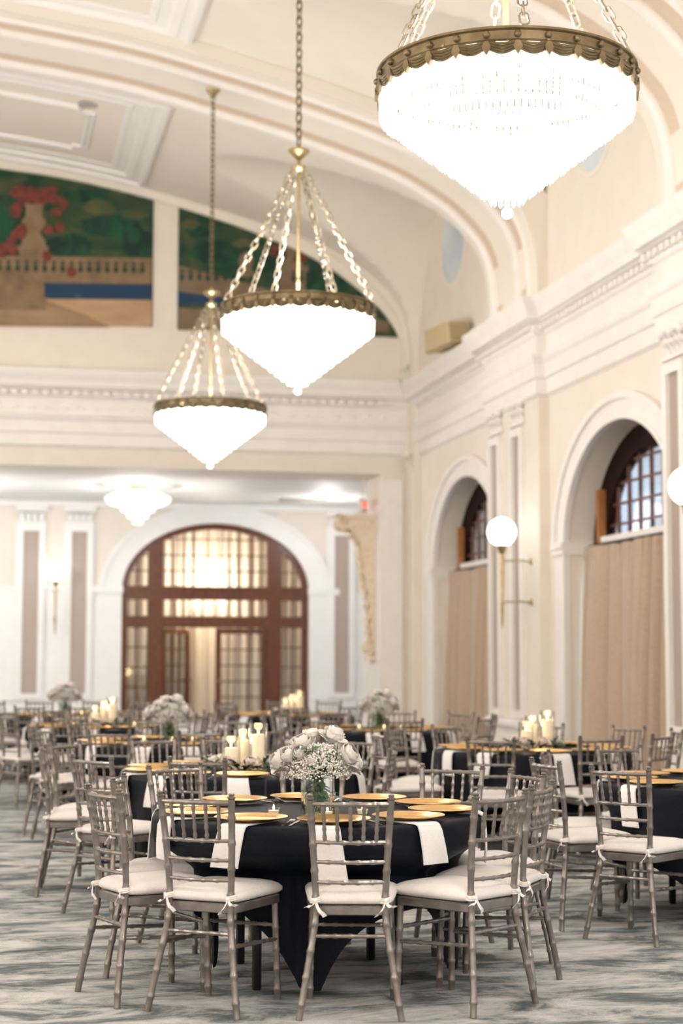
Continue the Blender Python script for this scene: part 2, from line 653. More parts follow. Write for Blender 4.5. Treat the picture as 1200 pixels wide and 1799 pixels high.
def pilaster(mb, y, x, w=.52):
    """moulded panel frame around a sunk field, base and capital; all proud of the pier face x"""
    a, b, z0, z1 = y - w / 2, y + w / 2, .70, 4.46
    t = .105
    mb.m = 0
    mb.box(x - .06, x + .01, a, a + t, z0, z1)
    mb.box(x - .06, x + .01, b - t, b, z0, z1)
    mb.box(x - .06, x + .01, a + t, b - t, z0, z0 + t)
    mb.box(x - .06, x + .01, a + t, b - t, z1 - t, z1)
    mb.m = 1
    mb.box(x - .012, x + .01, a + t, b - t, z0 + t, z1 - t)
    mb.m = 0
    mb.box(x - .05, x + .01, a - .03, b + .03, 4.50, 4.53)
    leaf_capital(mb, a, b, 4.54, 4.82, x)


def pedestal(mb, y0, y1, x):
    for (z0, z1, d) in ((0, .14, .10), (.14, .20, .07), (.20, .56, .05), (.56, .60, .08), (.60, .655, .12), (.655, .69, .08)):
        mb.box(x - d, x + .02, y0 - d * .6, y1 + d * .6, z0, z1)


for k, c in enumerate(PIERS):
    mb = MB()
    mb.box(XP, XW + .02, c - 1.07, c + 1.07, 0, 6.0)
    struct(mb, 'trim_%d' % (5 + k), M['wall'], 'cream pier carrying paired pilasters on the window wall')
    mb = MB()
    for dy in (.70, -.25):
        pilaster(mb, c + dy, XP)
    pedestal(mb, c - .52, c + .98, XP)
    struct(mb, 'trim_%d' % (9 + k), [M['white'], M['mauve']], 'white paired pilasters with mauve panels on a pier')
# responds in the corner beside the mural wall
mb = MB()
mb.box(XP, XW + .02, YB - .42, YB, 0, 6.0)
leaf_capital(mb, YB - .40, YB - .05, 4.52, 4.82, XP)
struct(mb, 'trim_13', M['wall'], 'cream corner respond beside the mural wall')

# entablature profile: (distance from the wall, height)
ENT = [(0, 4.76), (.05, 4.80), (.05, 4.98), (.08, 5.0), (.08, 5.18), (.11, 5.21), (.12, 5.25), (.13, 5.28), (.04, 5.30), (.04, 5.54),
       (.07, 5.56), (.09, 5.60), (.09, 5.67), (.16, 5.69), (.17, 5.71), (.21, 5.73), (.22, 5.80), (.235, 5.82), (.27, 5.88), (.30, 5.95), (.30, 5.98), (0, 6.00)]


def entab(mb, path, prof, nrm):
    """path: list of plan points; profile is offset along nrm scaled per point (mitre)"""
    rings = [[(p[0] + n[0] * d, p[1] + n[1] * d, z) for d, z in prof] for p, n in zip(path, nrm)]
    mb.loft(rings, True, False)


mb = MB()
path, nrm = [(XW, YF)], [(-1, 0)]
for c in sorted(PIERS):
    path += [(XW, c - 1.07), (XP, c - 1.07), (XP, c + 1.07), (XW, c + 1.07)]
    nrm += [(-1, -1), (-1, -1), (-1, 1), (-1, 1)]
path += [(XW, YB)]
nrm += [(-1, -1)]
entab(mb, path, ENT, nrm)
for i in range(int((YB - .5 - YF) / .16)):
    y = YF + .1 + i * .16
    near = any(abs(y - c) < 1.07 + .1 for c in PIERS)
    x = (XP if near else XW) - .10
    mb.box(x - .05, x + .01, y, y + .09, 5.60, 5.675)
struct(mb, 'trim_14', M['white'], 'white classical entablature along the window wall')
mb = MB()
entab(mb, [(XW, YB), (XL, YB)], [(d * 1.15, z + .03) for d, z in ENT], [(-1, -1), (1, -1)])
for i in range(96):
    x = 6.3 - i * .16
    mb.box(x - .09, x, YB - .20, YB - .08, 5.61, 5.69)
# leaf ornament in the frieze
for i in range(60):
    x = 6.6 - i * .26
    mb.sphere((x, YB - .04, 5.43), .055, 8, 6, (1.6, .5, .8))
struct(mb, 'trim_15', M['white'], 'white classical entablature below the mural')

# mural wall above the alcove opening
JX = 6.35                                   # jamb of the alcove opening
HD = 1.25                                   # depth of the wall over the opening
mb = MB()
xs = [XL + (XW - XL) * i / 90 for i in range(91)]
mb.strip([(x, 4.50) for x in xs], [(x, min(main(x) + .1, 9.6) if -9.5 < x < 6.75 else 9.0) for x in xs], on_back, YB, YB + HD)
mb.box(JX, XW + .5, YB, YB + HD, 0, 4.50)
struct(mb, 'wall_back', M['wall'], 'cream end wall carrying the painted garden mural')
# alcove shell
mb = MB()
mb.box(XL, 8.6, YB + HD, YA + .3, 4.50, 4.62)
struct(mb, 'ceiling_alcove', M['cool'], 'white flat ceiling of the alcove under the mural')
DC, DA, DB, DZ = 4.44, 1.87, 1.33, 2.80
mb = MB()
n = 40
mb.box(XL, DC - DA, YA, YA + .3, 0, 4.5)
mb.box(DC + DA, 8.6, YA, YA + .3, 0, 4.5)
A = [(DC - DA * cos(pi * i / n), DZ + DB * sin(pi * i / n)) for i in range(n + 1)]
mb.strip(A, [(x, 4.5) for x, z in A], on_back, YA, YA + .3)
mb.box(8.5, 8.6, YB + HD, YA, 0, 4.5)
mb.box(XL - .1, XL, YB, YA, 0, 4.5)
struct(mb, 'wall_alcove', M['wall'], 'cream alcove wall pierced by the arched wooden doorway')
mb = MB()
mb.strip(arch(DC, DA, DB, DZ, 0), arch(DC, DA + .42, DB + .34, DZ, 0), on_back, YA - .06, YA + .02)
mb.strip(arch(DC, DA + .36, DB + .29, DZ, DZ), arch(DC, DA + .45, DB + .37, DZ, DZ), on_back, YA - .10, YA + .02)
for s in (-1, 1):
    x0, x1 = sorted((DC + s * (DA - .02), DC + s * (DA + .62)))
    mb.box(x0, x1, YA - .09, YA + .01, DZ - .08, DZ + .05)
mb.box(XL, DC - DA - .4, YA - .05, YA + .01, DZ - .03, DZ + .04)
mb.box(XL, DC - DA - .4, YA - .015, YA + .01, .65, DZ - .03)
mb.box(DC + DA + .4, 8.5, YA - .015, YA + .01, .65, DZ - .03)
mb.box(XL, DC - DA, YA - .05, YA + .01, 0, .62)
mb.box(XL, DC - DA, YA - .08, YA + .01, .62, .68)
mb.box(DC + DA, 8.5, YA - .05, YA + .01, 0, .62)
mb.box(DC + DA, 8.5, YA - .08, YA + .01, .62, .68)
struct(mb, 'trim_16', M['cool'], 'white arch surround and dado of the doorway wall')
mb = MB()


def pil_back(mb, x, w=.50, yb=YA):
    a, b, z0, z1, t = x - w / 2, x + w / 2, .66, 4.02, .10
    y = yb - .055
    mb.m = 0
    mb.box(a - .05, b + .05, y, yb + .01, .60, 4.1)
    mb.box(a, a + t, y - .05, y + .01, z0, z1)
    mb.box(b - t, b, y - .05, y + .01, z0, z1)
    mb.box(a + t, b - t, y - .05, y + .01, z0, z0 + t)
    mb.box(a + t, b - t, y - .05, y + .01, z1 - t, z1)
    mb.m = 1
    mb.box(a + t, b - t, y - .012, y + .01, z0 + t, z1 - t)
    mb.m = 0
    for i in range(4):
        mb.loft([[(a + (i + .1) * w / 4, y - d, z), (a + (i + .9) * w / 4, y - d, z), (a + (i + .9) * w / 4, y + .02, z), (a + (i + .1) * w / 4, y + .02, z)] for z, d in ((4.08, .01), (4.18, .02), (4.26, .06), (4.28, .03))], True)
    mb.box(a - .06, b + .06, y - .06, yb + .01, 4.31, 4.40)


for x in (.80, 1.73, 6.98, -3.6, -2.6):
    pil_back(mb, x)
mb.box(XL, 8.5, YA - .13, YA + .01, 4.40, 4.50)
struct(mb, 'trim_17', [M['cool'], M['mauve']], 'white pilasters with grey mauve panels beside the doorway')
# jamb pilaster of the alcove opening
mb = MB()
mb.box(JX - .05, JX + .32, YB - .05, YB + .01, 0, 4.4)
mb.box(JX - .02, JX + .02, YB + .12, YB + HD - .12, .7, 4.0)
mb.box(JX - .06, JX + .02, YB - .03, YB + HD + .03, 0, .62)
mb.box(JX + .44, XW, YB - .04, YB + .01, 0, 4.76)
struct(mb, 'trim_18', M['white'], 'white jamb mouldings of the alcove opening')

# side and entrance walls, out of the frame, closing the hall
mb = MB()
mb.box(XL - .2, XL, YF, YB, 0, 9.2)
struct(mb, 'wall_left', M['wall'], 'cream side wall of the hall')
mb = MB()
mb.box(XL, XW + .2, YF - .2, YF, 0, 9.8)
struct(mb, 'wall_front', M['wall'], 'cream entrance wall of the hall')

# vault: main curved ceiling pierced by side vaults over each window bay


def side(y):
    best = -1
    for k in range(5):
        c = 24.22 - BAY * k
        q = (y - c) / 2.22
        if abs(q) < 1:
            best = max(best, 5.95 + 2.93 * sqrt(1 - q * q))
    return best


def vault(x, y):
    m = main(x)
    if x > 2.3:
        m = max(m, min(side(y), 8.89))
    return m


mb = MB()
xs = [XL + .3 * i for i in range(int((1.6 - XL) / .3))] + [1.6 + .085 * i for i in range(63)] + [XW, XW + .02]
ys = [YF]
y = YF
while y < YB - .01:
    y = min(y + .11, YB)
    ys.append(y)
nx = len(xs)
v = [(x, y, vault(x, y) if x > -9.4 else 6.5) for y in ys for x in xs]
mb.add(v, [(j * nx + i, j * nx + i + 1, (j + 1) * nx + i + 1, (j + 1) * nx + i) for j in range(len(ys) - 1) for i in range(nx - 1)])
struct(mb, 'ceiling', M['vault'], 'cream barrel vault with side vaults over the windows', angle=30)
mb = MB().box(XL - .3, XW + .6, YF - .3, YB + HD, 9.9, 10.0)
struct(mb, 'ceiling_roof', M['vault'], 'roof slab over the vault')

# ribs spanning the vault at each pier: body, tan sunk bands, white beads


def rib_ring(y, drop=0.0, xin=0.0):
    out = []
    for i, (x, z) in enumerate(RIB):
        a = RIB[max(i - 1, 0)]
        b = RIB[min(i + 1, len(RIB) - 1)]
        tx, tz = b[0] - a[0], b[1] - a[1]
        L = hypot(tx, tz)
        nx_, nz_ = tz / L, -tx / L           # inward (down)
        out.append((x + nx_ * drop, y, z + nz_ * drop))
    return out


for k, c in enumerate(PIERS):
    mb = MB()
    segs = [(-1.07, -1.07, 0, -.4, 0), (-1.07, -.80, 0, 0, 0), (-.80, -.70, 2, .0, .0), (-.70, -.40, 1, -.02, -.02), (-.40, -.22, 2, 0, 0), (-.22, .40, 0, .0, .0), (.40, .68, 1, -.02, -.02),
            (.68, .88, 2, 0, 0), (.88, 1.07, 0, 0, 0), (1.07, 1.07, 0, 0, -.4)]
    prev = None
    for d0, d1, m_, q0, q1 in segs:
        mb.m = m_
        if m_ == 2:                                  # half-round bead
            w_ = (d1 - d0) / 2
            rr_ = [rib_ring(c + d0 + w_ - w_ * cos(pi * i / 6), (.02 + w_ * .42) * sin(pi * i / 6) - .005) for i in range(7)]
        else:
            rr_ = [rib_ring(c + d0, q0), rib_ring(c + d1, q1)]
        if prev:
            rr_ = [prev] + rr_
        mb.loft(rr_, False, False)
        prev = rr_[-1]
    struct(mb, 'trim_%d' % (19 + k), [M['vault'], M['tan'], M['white']], 'moulded rib of the vault with tan bands and white beads')
# half rib against the mural wall, following the painted lunettes
MUR = spline([(-1.4, 9.36), (.05, 9.25), (1.22, 9.13), (2.49, 8.89), (3.73, 8.57), (4.58, 8.29), (5.16, 8.05), (5.64, 7.77), (6.22, 7.32), (6.50, 6.99), (6.62, 6.76), (6.64, 6.6), (6.64, 6.0)], 5)
MURF = [(-2.8 - x, z) for x, z in reversed(MUR)][:-1] + MUR
mb = MB()
out = [(x + (.30 if x > -1.4 else -.30) * min(1, abs(x + 1.4) / 7.6) ** 3, z + .26) for x, z in MURF]
mb.strip(MURF, out, on_back, YB - .10, YB + .02)
mb.strip([(x, z + .20) for x, z in MURF], [(x * 1.0, z + .27) for x, z in out], on_back, YB - .20, YB + .02)
struct(mb, 'trim_23', M['vault'], 'cream arched border around the mural')

# coffers on the crown of the vault


def coffer(k, y0, y1, x1, label):
    x0 = -2.8 - x1
    mb = MB()

    def loop(d, drop):
        pts = []
        a, b, e, f = x0 + d, x1 - d, y0 + d, y1 - d
        n = 24
        pts += [(a + (b - a) * i / n, e) for i in range(n)]
        pts += [(b, e + (f - e) * i / 6) for i in range(6)]
        pts += [(b - (b - a) * i / n, f) for i in range(n)]
        pts += [(a, f - (f - e) * i / 6) for i in range(6)]
        return [(x, y, main(x) - drop) for x, y in pts]
    mb.m = 0
    P = [(0, -.02), (0, .07), (.05, .09), (.08, .09), (.10, .05), (.18, .04), (.20, .06), (.30, .05), (.33, .01), (.46, 0), (.48, .02), (.55, .015), (.58, -.02)]
    mb.loft([loop(d, e) for d, e in P], False, True)
    mb.m = 1
    # beaded inner frame with notched corners
    m = .98
    a, b, e, f = x0 + m, x1 - m, y0 + m, y1 - m
    q = .20
    for r in (0, .07):
        pts = []
        A = [(a + q, e + r), (b - q, e + r), (b - q, e + q + r * 0), (b - r, e + q), (b - r, f - q), (b - q, f - q), (b - q, f - r), (a + q, f - r), (a + q, f - q), (a + r, f - q), (a + r, e + q), (a + q, e + q)]
        for p, s in zip(A, A[1:] + A[:1]):
            for i in range(8):
                x, y = p[0] + (s[0] - p[0]) * i / 8, p[1] + (s[1] - p[1]) * i / 8
                pts.append((x, y, main(x) - .01))
        mb.tube(pts, .035, 5, True, True)
    struct(mb, 'trim_%d' % k, [M['cool'], M['cool']], label)


coffer(24, 22.35, 26.35, 2.32, 'white coffer mouldings on the vault before the mural')
coffer(25, 22.35 - BAY, 26.35 - BAY - .15, 2.32, 'white coffer mouldings on the second vault bay')
coffer(26, 22.35 - 2 * BAY, 26.35 - 2 * BAY - .15, 2.32, 'white coffer mouldings on the third vault bay')
mb = MB().lathe([(0.01, 0), (.13, 0), (.14, -.02), (.10, -.03), (.09, -.015), (.01, -.015)], 20)
o = mb.build('ceiling_vent', M['vent'], loc=(1.24, 23.2, main(1.24) - .005))
tag(o, 'small round grey vent in the coffer nearest the mural'.replace('nearest', 'beside'), 'vent')
mb = MB()
mb.box(-.45, .45, -.25, .25, -.04, .01)
for i in range(7):
    mb.box(-.40, .40, -.22 + i * .065, -.19 + i * .065, -.055, -.03)
o = mb.build('ceiling_vent', M['vent'], loc=(5.9, 31.4, 4.5))
tag(o, 'grey slatted vent in the alcove ceiling above the doorway', 'vent')

# oval openings high in the lunettes
for k in range(3):
    c = 24.25 - BAY * k
    mb = MB()
    n = 40
    E = lambda a, b: [(c + a * cos(2 * pi * i / n), 7.86 + b * sin(2 * pi * i / n)) for i in range(n + 1)]
    mb.m = 0
    mb.strip(E(.66, .66), E(.72, .72), on_right, XW - .015, XW + .02, False)
    mb.m = 1
    mb.prism(E(.67, .67)[:-1], on_right, XW - .006, XW + .01)
    struct(mb, 'window_%d' % (6 + k), [M['vault'], M['oval']], 'round blue grey opening high on the window wall')

# baseboards
mb = MB().box(XL, JX, YA - .09, YA - .05, 0, .18)
struct(mb, 'baseboard_back', M['cool'], 'white skirting of the alcove wall')

#PART2
# ------------------------------------------------------------------ mural: a flat painting in two lunette panels
G = {}
G['leafage'] = mat('painted_foliage', (.006, .045, .022), .8, noise=(1.7, (.085, .095, .035), .42, .75, (1, 1, 1.2), 6, 1.5))
G['deep'] = mat('painted_deep_green', (.004, .030, .022), .8, noise=(2.2, (.010, .085, .035), .4, .7, (1, 1, 1), 5, 1))
G['bright'] = mat('painted_bright_green', (.006, .075, .035), .8, noise=(3, (.01, .06, .03), .4, .7))
G['olive'] = mat('painted_olive', (.095, .100, .040), .8, noise=(2.2, (.045, .065, .030), .35, .7))
G['stone'] = mat('painted_stone', (.25, .17, .095), .8, noise=(4, (.17, .115, .065), .35, .7))
G['stone2'] = mat('painted_stone_dark', (.21, .15, .095), .8, noise=(4, (.16, .11, .07), .35, .7))
G['ground'] = mat('painted_ground', (.50, .33, .19), .8, noise=(2, (.40, .25, .14), .35, .7, (1, 1, 3)))
G['path'] = mat('painted_path', (.26, .17, .10), .8, noise=(2, (.36, .24, .14), .35, .7, (1, 1, 3)))
G['water'] = mat('painted_water', (.010, .045, .10), .8, noise=(1.2, (.42, .40, .36), .62, .8, (1, 1, 2.5)))
G['red'] = mat('painted_red_flowers', (.20, .042, .030), .8, noise=(9, (.11, .035, .025), .4, .65))
G['gap'] = mat('painted_shadow_green', (.010, .045, .030), .8)

MY = YB - .03


def mxz(px, py):
    """a spot of the painting, laid out on a sketch grid, in metres on the wall"""
    return (.05 + .00914 * px, 6.81 + (562 + .035 * px - py) * .0092)


def mtop(x):
    t = MURF
    for (a, b), (c, d) in zip(t, t[1:]):
        if a <= x <= c and c > a:
            return b + (d - b) * (x - a) / (c - a)
    return 6.6


def lunette(x0, x1, z0, n=40):
    xs = [x0 + (x1 - x0) * i / n for i in range(n + 1)]
    return [(x, max(mtop(x), z0 + .005)) for x in xs], [(x, z0) for x in xs]


layer = [0]


def paint(parent, name, polys, m):
    layer[0] += 1
    d = MY - .002 - .0015 * layer[0]
    for k_, p in enumerate(polys):
        if k_ == 0 or 'shadow' not in name:
            mb = MB()
        mb.prism(p, on_back, d - .00012 * k_ - (.009 if 'flower' in name else 0), MY + .004)
        if 'shadow' not in name:
            mb.build(name, m, parent, smooth=False)
    if 'shadow' in name:
        mb.build(name, m, parent, smooth=False)


def clip(p, x0, x1):
    return [(min(max(x, x0), x1), min(z, mtop(min(max(x, x0), x1)) - .004)) for x, z in p]


def blob(cx, cy, rx, ry, rnd, n=14):
    return [mxz(cx + rx * rnd.uniform(.75, 1.1) * cos(2 * pi * i / n), cy + ry * rnd.uniform(.75, 1.1) * sin(2 * pi * i / n)) for i in range(n)]


def rect(x0, y0, x1, y1):
    return [mxz(x0, y1), mxz(x1, y1), mxz(x1, y0), mxz(x0, y0)]


def sil(cx, prof):
    """symmetric silhouette from (half width, y)"""
    return [mxz(cx - w, y) for w, y in prof] + [mxz(cx + w, y) for w, y in reversed(prof)]


rnd = random.Random(5)
for which in (0, 1):
    layer[0] = 0
    X0, X1 = ((-5.3, 2.51), (2.92, 6.63))[which]
    t = thing('mural', ['painted garden mural panel with flower urn on a pedestal', 'painted garden mural panel tapering to the arch foot behind the chandeliers'][which], 'painting', (0, 0, 0), group='mural panels')
    mb = MB()
    A, B = lunette(X0, X1, 6.80)
    mb.strip(A, B, on_back, MY - .002, YB - .006)
    mb.build('canvas', G['leafage'], t, smooth=False)
    ox = (0, 312)[which]
    W = (268, 393)[which]
    if which == 0:
        paint(t, 'leaf_pattern', [clip(blob(x, y, a, b, rnd), X0, X1) for x, y, a, b in ((-20, 390, 45, 45), (-110, 400, 80, 70), (-260, 380, 80, 90))], G['bright'])
        paint(t, 'leaf_pattern', [clip(blob(x, y, a, b, rnd), X0, X1) for x, y, a, b in ((200, 395, 62, 26), (120, 430, 45, 22), (245, 425, 40, 26), (150, 340, 40, 14))], G['deep'])
        paint(t, 'leaf_pattern', [clip(blob(x, y, a, b, rnd), X0, X1) for x, y, a, b in ((175, 362, 34, 16), (235, 372, 26, 9), (8, 330, 22, 12))], G['olive'])
    else:
        paint(t, 'leaf_pattern', [clip(blob(x, y, a, b, rnd), X0, X1) for x, y, a, b in ((390, 440, 60, 28), (350, 400, 26, 12), (470, 455, 34, 20), (580, 500, 30, 20))], G['deep'])
        paint(t, 'leaf_pattern', [clip(blob(x, y, a, b, rnd), X0, X1) for x, y, a, b in ((335, 388, 18, 10), (430, 420, 22, 9))], G['olive'])
    xa, xb = ((-580, 268), (312, 700))[which]
    tone = 'stone' if which == 0 else 'stone2'
    yb = (450, 462)[which]
    paint(t, 'ground', [clip(rect(xa, yb + (72, 76)[which], xb, 572 + .02 * which * 300), X0, X1)], G['ground' if which == 0 else 'stone2'])
    if which == 0:
        paint(t, 'path', [clip([mxz(xa, 572), mxz(195, 574), mxz(150, 552), mxz(85, 528), mxz(xa, 505)], X0, X1)], G['path'])
    paint(t, 'pool', [clip(rect(xa, yb + (45, 44)[which], (268, 520)[which], yb + (75, 70)[which]), X0, X1)], G['water'])
    paint(t, 'balustrade', [clip(rect(xa, yb, xb, yb + 47), X0, X1)], G[tone])
    gaps = []
    i = 0
    x = xa + 6
    while x < xb - 8:
        gaps.append(clip([mxz(x, yb + 8), mxz(x + 6, yb + 8), mxz(x + 4.4, yb + 15), mxz(x + 7.4, yb + 23), mxz(x + 4, yb + 28), mxz(x + 2, yb + 28), mxz(x - 1.4, yb + 23), mxz(x + 1.6, yb + 15)], X0, X1))
        x += 15.5
    paint(t, 'shadow_pattern', gaps, G['gap'])
    if which == 0:
        paint(t, 'pedestal', [clip(p, X0, X1) for p in (rect(36, 440, 80, 535), rect(30, 522, 84, 545), rect(31, 432, 86, 442), rect(-20, 458, 42, 545))], G['stone'])
        paint(t, 'urn', [sil(60, [(22, 432), (20, 422), (14, 414), (10, 406), (14, 402), (21, 394), (20, 386), (15, 380), (14, 368), (17, 355), (19, 350)])], G['stone'])
        fl = [blob(60 + rnd.uniform(-34, 38), 340 + rnd.uniform(-9, 12), 11, 8, rnd) for _ in range(26)] + [blob(x, y, 10, 9, rnd) for x, y in
              ((28, 375), (30, 365), (105, 352), (110, 358), (98, 372), (40, 402), (30, 412), (22, 425), (12, 436), (2, 436), (24, 440), (38, 412), (85, 404), (104, 398), (126, 478), (4, 446), (-12, 440), (84, 450))]
        paint(t, 'flower_pattern', [clip(p, X0, X1) for p in fl], G['red'])
    else:
        paint(t, 'pillar', [clip(p, X0, X1) for p in (rect(497, 468, 545, 540), rect(490, 460, 550, 470), sil(521, [(20, 462), (17, 450), (10, 440), (15, 425)]))], G['stone2'])
        paint(t, 'finial', [clip(sil(436, [(18, 482), (16, 474), (9, 466), (13, 458), (14, 448), (8, 440), (3, 436)]), X0, X1)], G['stone2'])
        paint(t, 'flower_pattern', [clip(blob(x, y, 7, 7, rnd), X0, X1) for x, y in ((489, 428), (486, 437), (532, 440), (528, 448), (540, 446))], G['red'])

# ------------------------------------------------------------------ wooden doorway in the alcove
d = thing('door_1', 'arched mahogany doorway with glazed double doors standing ajar', 'door', (DC, YA + .10, 0), kind='structure')
loc_back = lambda u, z, dd: (u, dd, z)
mb = MB()
mb.strip(arch(0, DA - .12, DB - .12, DZ, 0), arch(0, DA + .02, DB + .02, DZ, 0), loc_back, -.04, .10)
for x in (-1.20, 1.18):
    h = DB * sqrt(1 - (x / DA) ** 2) - .05
    mb.box(x - .15, x + .15, -.07, .09, 0, DZ + h)
mb.box(-DA, DA, -.06, .09, 2.60, 2.86)
mb.box(-DA, DA, -.06, .09, 2.05, 2.28)
mb.box(-DA, DA, -.09, .06, 2.80, 2.87)
mb.build('frame', M['wood'], d)
mb = MB()


def bars(mb, x0, x1, z0, z1, nx, nz, top=None):
    for i in range(1, nx):
        x = x0 + (x1 - x0) * i / nx
        zt = z1 if top is None else min(z1, top(x))
        mb.box(x - .013, x + .013, -.02, .03, z0, zt)
    for i in range(1, nz):
        z = z0 + (z1 - z0) * i / nz
        xa, xb = x0, x1
        if top is not None:
            while xa < x1 and top(xa) < z:
                xa += .02
            while xb > x0 and top(xb) < z:
                xb -= .02
        if xb > xa:
            mb.box(xa, xb, -.018, .028, z - .013, z + .013)


top = lambda x: DZ + (DB - .1) * sqrt(max(0, 1 - (x / (DA - .1)) ** 2))
bars(mb, -1.05, 1.03, 2.86, DZ + DB, 7, 4, top)
bars(mb, -DA + .12, -1.35, 2.86, 3.8, 2, 3, top)
bars(mb, 1.33, DA - .12, 2.86, 3.8, 2, 3, top)
bars(mb, -1.05, 1.03, 2.28, 2.60, 8, 1)
for a, b in ((-DA + .12, -1.35), (1.33, DA - .12)):
    bars(mb, a, b, 2.28, 2.60, 2, 1)
    bars(mb, a, b, .1, 2.05, 2, 5)
    mb.box(a, b, -.03, .05, 0, .35)
mb.build('glazing_bars', M['wood'], d)
mb = MB()
for a, b in ((-DA + .10, -1.30), (1.28, DA - .10)):
    mb.box(a, b, .005, .012, .3, 2.62)
mb.box(-1.08, 1.06, .005, .012, 2.25, 2.62)
A = arch(0, DA - .10, DB - .10, DZ, DZ)
mb.strip(A, [(x, DZ) for x, z in A], loc_back, .005, .012)
mb.build('pane', M['pane'], d)


def leaf_door(x, w, rz, sgn):
    o = bpy.data.objects.new('door_leaf', None)
    COL.objects.link(o)
    o.parent = d
    o.location = (x, 0, 0)
    o.rotation_euler = (0, 0, rz)
    x0, x1 = sorted((0, sgn * w))
    mb = MB()
    mb.box(x0, x0 + .11, -.025, .025, .02, 2.04)
    mb.box(x1 - .11, x1, -.025, .025, .02, 2.04)
    mb.box(x0 + .11, x1 - .11, -.025, .025, 1.93, 2.04)
    mb.box(x0 + .11, x1 - .11, -.025, .025, .02, .36)
    g = MB()
    bars(g, x0 + .11, x1 - .11, .36, 1.93, 3, 5)
    mb.v, mb.f, mb.mi = mb.v + g.v, mb.f + [[i + len(mb.v) for i in f] for f in g.f], mb.mi + g.mi
    mb.build('sash', M['wood2'] if 0 else M['wood'], o)
    MB().box(x0 + .1, x1 - .1, -.003, .003, .35, 1.94).build('pane', M['pane'], o)
    mb = MB()
    kx = x1 - .06 if sgn > 0 else x0 + .06
    for s in (-1, 1):
        mb.tube([(kx, s * .025, 1.0), (kx, s * .065, 1.0)], .012, 8)
        mb.sphere((kx, s * .085, 1.0), .032, 10, 8)
    mb.build('knob', M['brass2'], o)


leaf_door(-1.05, 1.02, radians(52), 1)
leaf_door(1.03, 1.02, 0, -1)

ct = thing('curtain', 'cream curtain hanging behind the glazed wooden doors', 'curtain', (DC, YA + 1.25, 0))
mb = MB()
mb.grid(lambda u, v: ((u - .5) * 5.2, .06 * sin(u * 150 + .8 * sin(u * 13)) + .02 * sin(u * 61 + 3 * v), .02 + 4.25 * v), 320, 6)
mb.build('drape', M['curtain2'], ct, angle=80)
MB().tube([(-2.6, 0, 4.29), (2.6, 0, 4.29)], .025, 8).build('curtain_rod', M['rod'], ct)
# the small lobby behind the doors
mb = MB()
mb.box(DC - 2.75, DC + 2.75, YA + 1.45, YA + 1.6, 0, 4.6)
mb.box(DC - 2.75, DC - 2.65, YA + .3, YA + 1.6, 0, 4.6)
mb.box(DC + 2.65, DC + 2.75, YA + .3, YA + 1.6, 0, 4.6)
mb.box(DC - 2.75, DC + 2.75, YA + .3, YA + 1.6, 4.45, 4.6)
struct(mb, 'wall_lobby', M['wall'], 'cream walls of the small lobby behind the doors')

# ------------------------------------------------------------------ chandeliers


def chain(mb, a, b, L=.075, r=.0075, w=.026):
    """real links, each turned a quarter against the last"""
    a, b = Vector(a), Vector(b)
    D = b - a
    n = max(2, int(D.length / (L * .74)))
    t = D.normalized()
    u = t.cross(Vector((0, 0, 1)) if abs(t.z) < .95 else Vector((1, 0, 0))).normalized()
    w2 = t.cross(u)
    for i in range(n):
        c = a + D * ((i + .5) / n)
        s = u if i % 2 == 0 else w2
        h = L * .5 - w
        pts = []
        for k in range(12):
            q = 2 * pi * k / 12
            pts.append(c + s * (w * cos(q)) + t * ((h if sin(q) > 0 else -h) + w * sin(q)))
        mb.tube(pts, r, 5, False, True)


def crystal(mb, x, y, z, L, w, ang):
    """one faceted prism hung by a bead"""
    c, s = cos(ang), sin(ang)
    def p(a, b, h):
        return (x + a * c - b * s, y + a * s + b * c, z - h)
    v = [p(0, 0, .0), p(w, 0, .18 * L), p(0, w * .6, .18 * L), p(-w, 0, .18 * L), p(0, -w * .6, .18 * L),
         p(w * .8, 0, .82 * L), p(0, w * .5, .82 * L), p(-w * .8, 0, .82 * L), p(0, -w * .5, .82 * L), p(0, 0, L)]
    f = [(0, 1, 2), (0, 2, 3), (0, 3, 4), (0, 4, 1), (1, 5, 6, 2), (2, 6, 7, 3), (3, 7, 8, 4), (4, 8, 5, 1), (5, 9, 6), (6, 9, 7), (7, 9, 8), (8, 9, 5)]
    mb.add(v, f)


